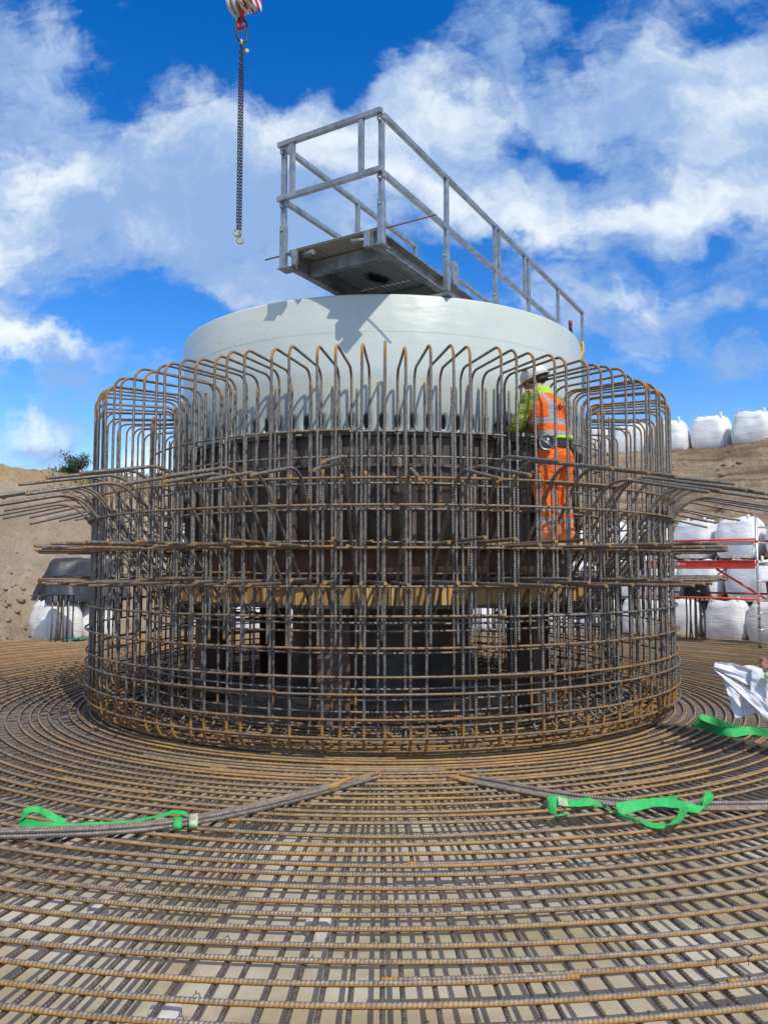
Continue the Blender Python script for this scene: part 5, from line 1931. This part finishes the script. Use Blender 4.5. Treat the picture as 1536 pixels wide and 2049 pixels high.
def make_person(root, pose, look):
    """pose: joint name -> point in the person's own coordinates (facing +y, z up)"""
    P = {k: Vector(v) for k, v in pose.items()}
    body = MB()
    body.loft([(P['pelvis'].x, P['pelvis'].y, P['pelvis'].z - 0.10, .12, .09), (P['pelvis'].x, P['pelvis'].y, P['pelvis'].z, .155, .105), (P['waist'].x, P['waist'].y, P['waist'].z, .132, .092),
               (P['chest'].x, P['chest'].y, P['chest'].z, .165, .108), (P['neck'].x, P['neck'].y - .01, P['neck'].z - .05, .15, .075), (P['neck'].x, P['neck'].y, P['neck'].z, .058, .058)], 20, 4)
    hR, hf = head(body, P['head'], pose_yaw(pose), pose_pitch(pose))
    limb(body, [P['neck'] + Vector((0, 0, -.05)), P['head'] + Vector((0, -.02, -.05))], [.062, .054], 14, 3)
    for sd in 'lr':
        limb(body, [P['sh_' + sd], P['el_' + sd], P['wr_' + sd]], [.052, .040, .027], 14)
        limb(body, [P['hip_' + sd], P['kn_' + sd], P['an_' + sd]], [.085, .056, .038], 14)
        limb(body, [P['an_' + sd] + Vector((0, -.04, -.045)), P['an_' + sd] + Vector((0, .13, -.06))], [.038, .034], 12, 3)
        if look.get('hand_skin'):
            hd, pn, th_ = look['hand_' + sd]
            hand(body, P['wr_' + sd], hd, pn, th_, look.get('curl', .7))
    o = body.obj('body', M['skin'], root)
    remesh(o, 0.0065 if look.get('hand_skin') else 0.009, 3)
    # trousers
    mb = MB()
    pz = P['pelvis']
    mb.loft([(pz.x, pz.y, pz.z - .16, .150, .115), (pz.x, pz.y, pz.z - .05, .178, .134), (pz.x, pz.y, pz.z + .05, .168, .122), (P['waist'].x, P['waist'].y, pz.z + .12, .155, .112)], 24, 4)
    for sd in 'lr':
        a = P['an_' + sd]
        k = P['kn_' + sd]
        h = P['hip_' + sd]
        limb(mb, [h, h * .5 + k * .5, k, k * .45 + a * .55, a + Vector((0, 0, -.01))], look.get('leg', [.108, .098, .083, .082, .086]), 18)
    o = remesh(mb.obj('trousers', look['trousers'], root), 0.011, 3)
    folds(o, 0.09, 0.040)
    # jacket: trunk and sleeves in one piece
    mb = MB()
    w, c, n = P['waist'], P['chest'], P['neck']
    mb.loft([(w.x, w.y, w.z - .12, .168, .125), (w.x, w.y, w.z, .160, .118), (c.x, c.y, c.z, .192, .135), (n.x, n.y - .012, n.z - .075, .172, .102), (n.x, n.y, n.z - .01, .080, .074), (n.x, n.y + .005, n.z + .035, .070, .066)], 24, 4)
    for sd in 'lr':
        s_, e, q = P['sh_' + sd], P['el_' + sd], P['wr_' + sd]
        limb(mb, [s_, s_ * .5 + e * .5, e, e * .45 + q * .55, e * .08 + q * .92], [.082, .074, .066, .056, .047], 16)
    o = remesh(mb.obj('jacket', look['jacket'], root), 0.010, 3)
    folds(o, 0.07, 0.032)
    # boots
    for sd in 'lr':
        a = P['an_' + sd]
        mb = MB()
        limb(mb, [a + Vector((0, -.005, .07)), a + Vector((0, -.012, -.03))], [.056, .056], 14, 3)
        mb.ball(a + Vector((0, -.02, -.055)), (.047, .062, .040), 14, 10)
        mb.ball(a + Vector((0, .075, -.062)), (.049, .10, .034), 14, 10)
        mb.box(a.x - .047, a.y - .075, a.z - .098, a.x + .047, a.y + .165, a.z - .072)
        remesh(mb.obj('boot', M['boot'], root), 0.009, 3)
    return P, hR, hf


def pose_yaw(p):
    return p['look'][0]


def pose_pitch(p):
    return p['look'][1]


def helmet(root, hf, hR):
    rows = []
    n = 32
    th = np.arange(n) * 2 * PI / n
    for z, k in ((0.028, 1.0), (0.05, 1.03), (0.08, 1.0), (0.115, 0.87), (0.142, 0.62), (0.157, 0.3), (0.160, 0.01)):
        rows.append([tuple(hf(0.103 * k * math.cos(t), -0.010 + 0.128 * k * math.sin(t), z + 0.006 * math.cos(2 * t) * (z > .1))) for t in th])
    mb = MB().grid(np.array(rows), close=True)
    o = mb.obj('helmet', M['helmet'], root)
    o.modifiers.new('thick', 'SOLIDIFY').thickness = 0.004
    # brim and peak
    rows = []
    for k, dz in ((0.99, 0.03), (1.10, 0.022), (1.11, 0.018), (0.99, 0.024)):
        rows.append([tuple(hf(0.103 * k * math.cos(t), -0.010 + (0.128 * k + (0.045 * max(0, math.sin(t)) ** 2 if k > 1.05 else 0)) * math.sin(t), dz)) for t in th])
    MB().grid(np.array(rows), close=True).obj('brim', M['helmet'], o)
    rib = MB()
    rib.tube([tuple(hf(0, -0.010 + 0.128 * math.sin(a) * 1.0, 0.03 + 0.132 * math.cos(a))) for a in np.linspace(-1.35, 1.35, 15)], 0.007, 8)
    rib.obj('crown_ridge', M['helmet'], o)
    # dark strap round the back of the head
    rows = []
    for z, k in ((-0.012, 0.96), (0.022, 1.0)):
        rows.append([tuple(hf(0.088 * k * math.cos(t), -0.012 + 0.108 * k * math.sin(t), z + 0.02 * math.sin(t))) for t in np.linspace(PI * 1.02, PI * 1.98, 16)])
    MB().grid(np.array(rows)).obj('headband', M['ink'], o)
    return o


def worker():
    base = pix(1112, 1093, 7.32)
    base.z = 1.835
    root = empty('person', base, D2R(38), label='worker in orange vest and trousers and white helmet, standing inside the cage', cat='person')
    pose = dict(pelvis=(0, 0, .86), waist=(0.0, .02, 1.02), chest=(-.01, .07, 1.27), neck=(-.015, .115, 1.475), head=(-.03, .185, 1.60), look=(D2R(30), D2R(24)),
                sh_l=(-.195, .09, 1.40), el_l=(-.25, .22, 1.14), wr_l=(-.15, .40, 1.13), sh_r=(.175, .12, 1.40), el_r=(.17, .34, 1.19), wr_r=(-.03, .50, 1.20),
                hip_l=(-.085, 0, .82), kn_l=(-.108, .03, .47), an_l=(-.128, -.01, .10), hip_r=(.085, 0, .82), kn_r=(.118, .05, .47), an_r=(.135, .02, .10))
    P, hR, hf = make_person(root, pose, dict(trousers=M['trousers'], jacket=M['jacket'], leg=[.118, .112, .096, .094, .096]))
    # vest over the jacket
    w, c, n = P['waist'], P['chest'], P['neck']
    root.scale = (1.08, 1.07, 1.0)
    rings = [(w.x, w.y - .002, w.z - .035, .190, .138), (w.x, w.y, w.z + .03, .180, .136), (c.x, c.y, c.z - .05, .212, .152), (c.x, c.y + .005, c.z + .06, .210, .148), (n.x, n.y - .012, n.z - .075, .190, .122), (n.x, n.y - .004, n.z - .022, .120, .096)]
    mb = MB().loft(rings, 36, 6, cap=False)
    o = mb.obj('vest', M['vest'], root)
    folds(o, 0.10, 0.022)
    # jacket tail and dark tool belt below the vest
    pz = P['pelvis']
    MB().loft([(0, .004, pz.z + .052, .186, .142), (0, .006, pz.z + .085, .186, .142), (0, .008, pz.z + .128, .182, .138), (0, .008, pz.z + .13, .170, .126)], 32, 3, cap=False).obj('tool_belt', M['dark_cloth'], root)
    V = []
    for t in np.linspace(D2R(225), D2R(325), 14):
        k = (t - D2R(225)) / D2R(100)
        V.append([(0.190 * math.cos(t), 0.008 + 0.146 * math.sin(t), pz.z + .128), (0.193 * math.cos(t), 0.008 + 0.148 * math.sin(t), pz.z + .131 + 0.055 * k ** 0.6)])
    o = MB().grid(np.array(V)).obj('shirt_tail', M['lime_bright'], root)
    o.modifiers.new('thick', 'SOLIDIFY').thickness = 0.006
    V = []
    for t in np.linspace(D2R(200), D2R(330), 14):
        k = (t - D2R(200)) / D2R(130)
        V.append([(0.187 * math.cos(t), 0.008 + 0.142 * math.sin(t), pz.z + .128), (0.190 * math.cos(t), 0.008 + 0.144 * math.sin(t), pz.z + .150)])
    o = MB().grid(np.array(V)).obj('belt_pouch', M['dark_cloth'], root)
    # side bands down the trousers
    for sd, sg in (('l', -1), ('r', 1)):
        h, k = P['hip_' + sd], P['kn_' + sd]
        V = []
        for t in np.linspace(0.02, 0.82, 12):
            q = h.lerp(k, t)
            rr = 0.118 - 0.022 * t
            a = D2R(180 + 28) if sg < 0 else D2R(-28)
            b1, b2 = a - 0.17, a + 0.17
            V.append([(q.x + rr * math.cos(b1), q.y + rr * math.sin(b1), q.z), (q.x + rr * math.cos(b2), q.y + rr * math.sin(b2), q.z)])
        MB().grid(np.array(V)).obj('side_band', M['tape'], root).modifiers.new('thick', 'SOLIDIFY').thickness = 0.006
    # collar
    MB().loft([(n.x, n.y, n.z - .045, .098, .088), (n.x, n.y + .006, n.z + .012, .086, .082), (n.x, n.y + .012, n.z + .052, .080, .078), (n.x, n.y + .012, n.z + .05, .072, .070)], 24, 3, cap=False).obj('collar', M['lime_bright'], root)
    # gloves
    for sd, hd, pn, tv in (('l', (.35, .85, .1), (.7, -.3, -.3), (.2, .2, 1)), ('r', (-.6, .7, .1), (-.6, -.5, -.2), (-.2, .3, 1))):
        mb = MB()
        hand(mb, P['wr_' + sd], hd, pn, tv, 0.75, 1.12)
        limb(mb, [P['wr_' + sd] - Vector(hd).normalized() * 0.07, P['wr_' + sd]], [.045, .038], 12, 3)
        remesh(mb.obj('glove', M['glove'], root), 0.008, 2)
    hm = helmet(root, hf, hR)
    MB().ball(hf(0, -0.022, 0.0), (0.077, 0.094, 0.056), 16, 12, hR).obj('hair', M['hair'], root)
    # print on the back of the vest: four-diamond mark and the firm's name
    L = root.matrix_basis
    yb = P['chest'].y - 0.163
    xb, zb = -0.015, 1.30
    q = 0.017
    tilt = D2R(4)
    for dx, dz in ((-q, 0), (q, 0), (0, q), (0, -q)):
        mb = MB()
        a = q * 0.78
        mb.add([(-a, 0, 0), (0, 0, -a), (a, 0, 0), (0, 0, a)], [np.array([(0, 1, 2, 3)])])
        t = mb.obj('logo_mark', M['ink'], root, smooth=False, loc=(xb + dx * 1.15 - .01, yb, zb + dz * 1.15), rot=(D2R(8), 0, 0))
        t.modifiers.new('thick', 'SOLIDIFY').thickness = 0.004
    text('lettering', 'DURA', 0.046, M['ink'], root, (xb + .018, yb - 0.004, zb + 0.004), (PI / 2 + D2R(8), 0, 0), align='LEFT')
    text('lettering', 'VERMEER', 0.026, M['crane_red'], root, (xb + .018, yb - 0.003, zb - 0.034), (PI / 2 + D2R(8), 0, 0), align='LEFT')
    # wire reel hanging from the belt
    c = root.matrix_basis @ Vector((-0.15, -0.17, 1.015))
    c = Vector(root.location) + Matrix.Rotation(root.rotation_euler.z, 3, 'Z') @ Vector((-0.235, -0.105, 0.935))
    rl = empty('tie_wire_reel', c, root.rotation_euler.z - D2R(42), label='round grey tie wire reel hanging at the hip of the worker in orange', cat='reel')
    n = 36
    th = np.arange(n) * 2 * PI / n
    def rg(r, y):
        return np.stack((r * np.cos(th), np.full(n, y), r * np.sin(th)), -1)
    MB().grid(np.array([rg(.070, -.02), rg(.070, .02), rg(.065, .02), rg(.065, -.02), rg(.070, -.02)]), close=True).obj('rim', M['alu'], rl)
    MB().grid(np.array([rg(.001, -.012), rg(.065, -.012), rg(.065, .012), rg(.001, .012)]), close=True).obj('disc', M['reel'], rl)
    MB().beam((-.055, -.016, .035), (.05, -.016, -.05), .012, .006, (0, 1, 0)).obj('crank', M['steel_shiny'], rl)
    MB().tube([(0, -.024, 0), (0, .016, 0)], .014, 10).obj('hub', M['steel_shiny'], rl)


M['lime_bright'] = simple('bright_lime_cloth', (0.50, 0.72, 0.05), 0.75, vary=0.12)
M['tape'] = simple('reflective_tape', (0.40, 0.40, 0.41), 0.45, vary=0.08)
worker()
st = MB().box(-0.75, -0.20, 0.0, 0.75, 0.20, 0.022)
o = st.obj('scaffold_board', M['plank'], smooth=False, loc=tuple(pix(1108, 1093, 7.32).xy) + (1.828 + 0.002 - 0.016,), rot=(0, 0, D2R(12)))
tag(o, label='short timber board laid on the cage spokes under the worker', cat='board')


def second_person():
    base = pixz(1600, 1512, 0.035)
    hand_p = pix(1524, 1333, base.y - 0.06)
    ry = D2R(80)                       # faces left, across the picture
    root = empty('person', base, ry, label='person at the right edge in a dark sleeve, bare hand holding the drawing', cat='person')
    inv = Matrix.Rotation(-ry, 3, 'Z')
    h = inv @ (hand_p - base)
    wr = h + Vector((0.0, -0.075, 0.05))
    pose = dict(pelvis=(0, 0, .93), waist=(0, .01, 1.08), chest=(0, .02, 1.28), neck=(0, .03, 1.485), head=(0, .06, 1.61), look=(0.1, D2R(12)),
                sh_l=(-.2, .03, 1.40), el_l=(-.27, -.03, 1.12), wr_l=(-.22, .22, 1.02), sh_r=(.2, .03, 1.40), el_r=(.25, -.06, 1.12), wr_r=(.20, .2, 1.0),
                hip_l=(-.092, 0, .88), kn_l=(-.11, .02, .49), an_l=(-.12, -.02, .10), hip_r=(.092, 0, .88), kn_r=(.11, .03, .49), an_r=(.12, .0, .10))
    sd = 'l' if wr.x < 0 else 'r'
    pose['wr_' + sd] = tuple(wr)
    ot = 'r' if sd == 'l' else 'l'
    sx = 1 if ot == 'r' else -1
    pose['el_' + ot], pose['wr_' + ot] = (.27 * sx, -.06, 1.12), (.26 * sx, -.03, .86)
    e = (Vector(pose['sh_' + sd]) + wr) / 2 + Vector((0.05 if sd == 'r' else -0.05, -0.12, -0.02))
    pose['el_' + sd] = tuple(e)
    hd = (0.05, 0.75, -0.6)
    P, hR, hf = make_person(root, pose, dict(trousers=M['navy'], jacket=M['dark_cloth'], hand_skin=True, curl=0.95,
                                             hand_l=(hd, (.8, -.2, -.5), (0, .2, 1)), hand_r=(hd, (-.8, -.2, -.5), (0, .2, 1))))
    helmet(root, hf, hR)
    # the drawing, two crumpled sheets hanging from the hand
    def sheet(corners, n, amp, seed, dy):
        (a, b, c, d) = [pix(u, v, base.y + yy) for u, v, yy in corners]
        V = np.zeros((n, n, 3))
        for i in range(n):
            for j in range(n):
                s, t = i / (n - 1), j / (n - 1)
                p = a.lerp(b, s).lerp(d.lerp(c, s), t)
                q = mnoise.fractal(Vector((s * 2.6 + seed, t * 2.6, seed * 2.0)), 0.9, 2.1, 2)
                q += 0.6 * abs(math.sin(3.0 * s + 4.0 * t + seed)) * mnoise.noise(Vector((s * 2, t * 2, seed + 5)))
                V[i, j] = (p.x + amp * 0.3 * q, p.y + amp * q, p.z + amp * 0.25 * q)
        return MB().grid(V)
    root2 = empty('drawing_sheets', hand_p, label='crumpled white construction drawing held out by a hand at the right edge', cat='drawing')
    for corners, seed in ((((1431, 1324, -.02), (1516, 1334, -.05), (1560, 1400, .0), (1424, 1337, -.03)), 1), (((1424, 1337, -.03), (1530, 1400, -.10), (1562, 1470, -.02), (1492, 1398, -.12)), 2), (((1443, 1352, .06), (1500, 1375, .05), (1522, 1424, .06), (1470, 1437, .0)), 3), (((1502, 1334, -.06), (1572, 1344, -.02), (1580, 1445, .03), (1500, 1398, -.06)), 4)):
        m = sheet(corners, 26, 0.030, seed, 0)
        for v in m.v:
            v -= np.array(hand_p)
        o = m.obj('sheet', M['paper'], root2)
        o.modifiers.new('thick', 'SOLIDIFY').thickness = 0.0012
    # green cloth tucked in the same hand
    g = pix(1540, 1352, base.y - 0.12)
    mb = MB()
    mb.ball(g, (0.05, 0.03, 0.035), 14, 10)
    mb.ball(g + Vector((0.03, 0, -0.05)), (0.03, 0.02, 0.05), 12, 8)
    v = mb.v
    o = remesh(mb.obj('green_glove', M['sling_tag']), 0.008, 2)
    folds(o, 0.03, 0.02)
    tag(o, label='pale green work glove held under the hand with the drawing', cat='glove')


second_person()
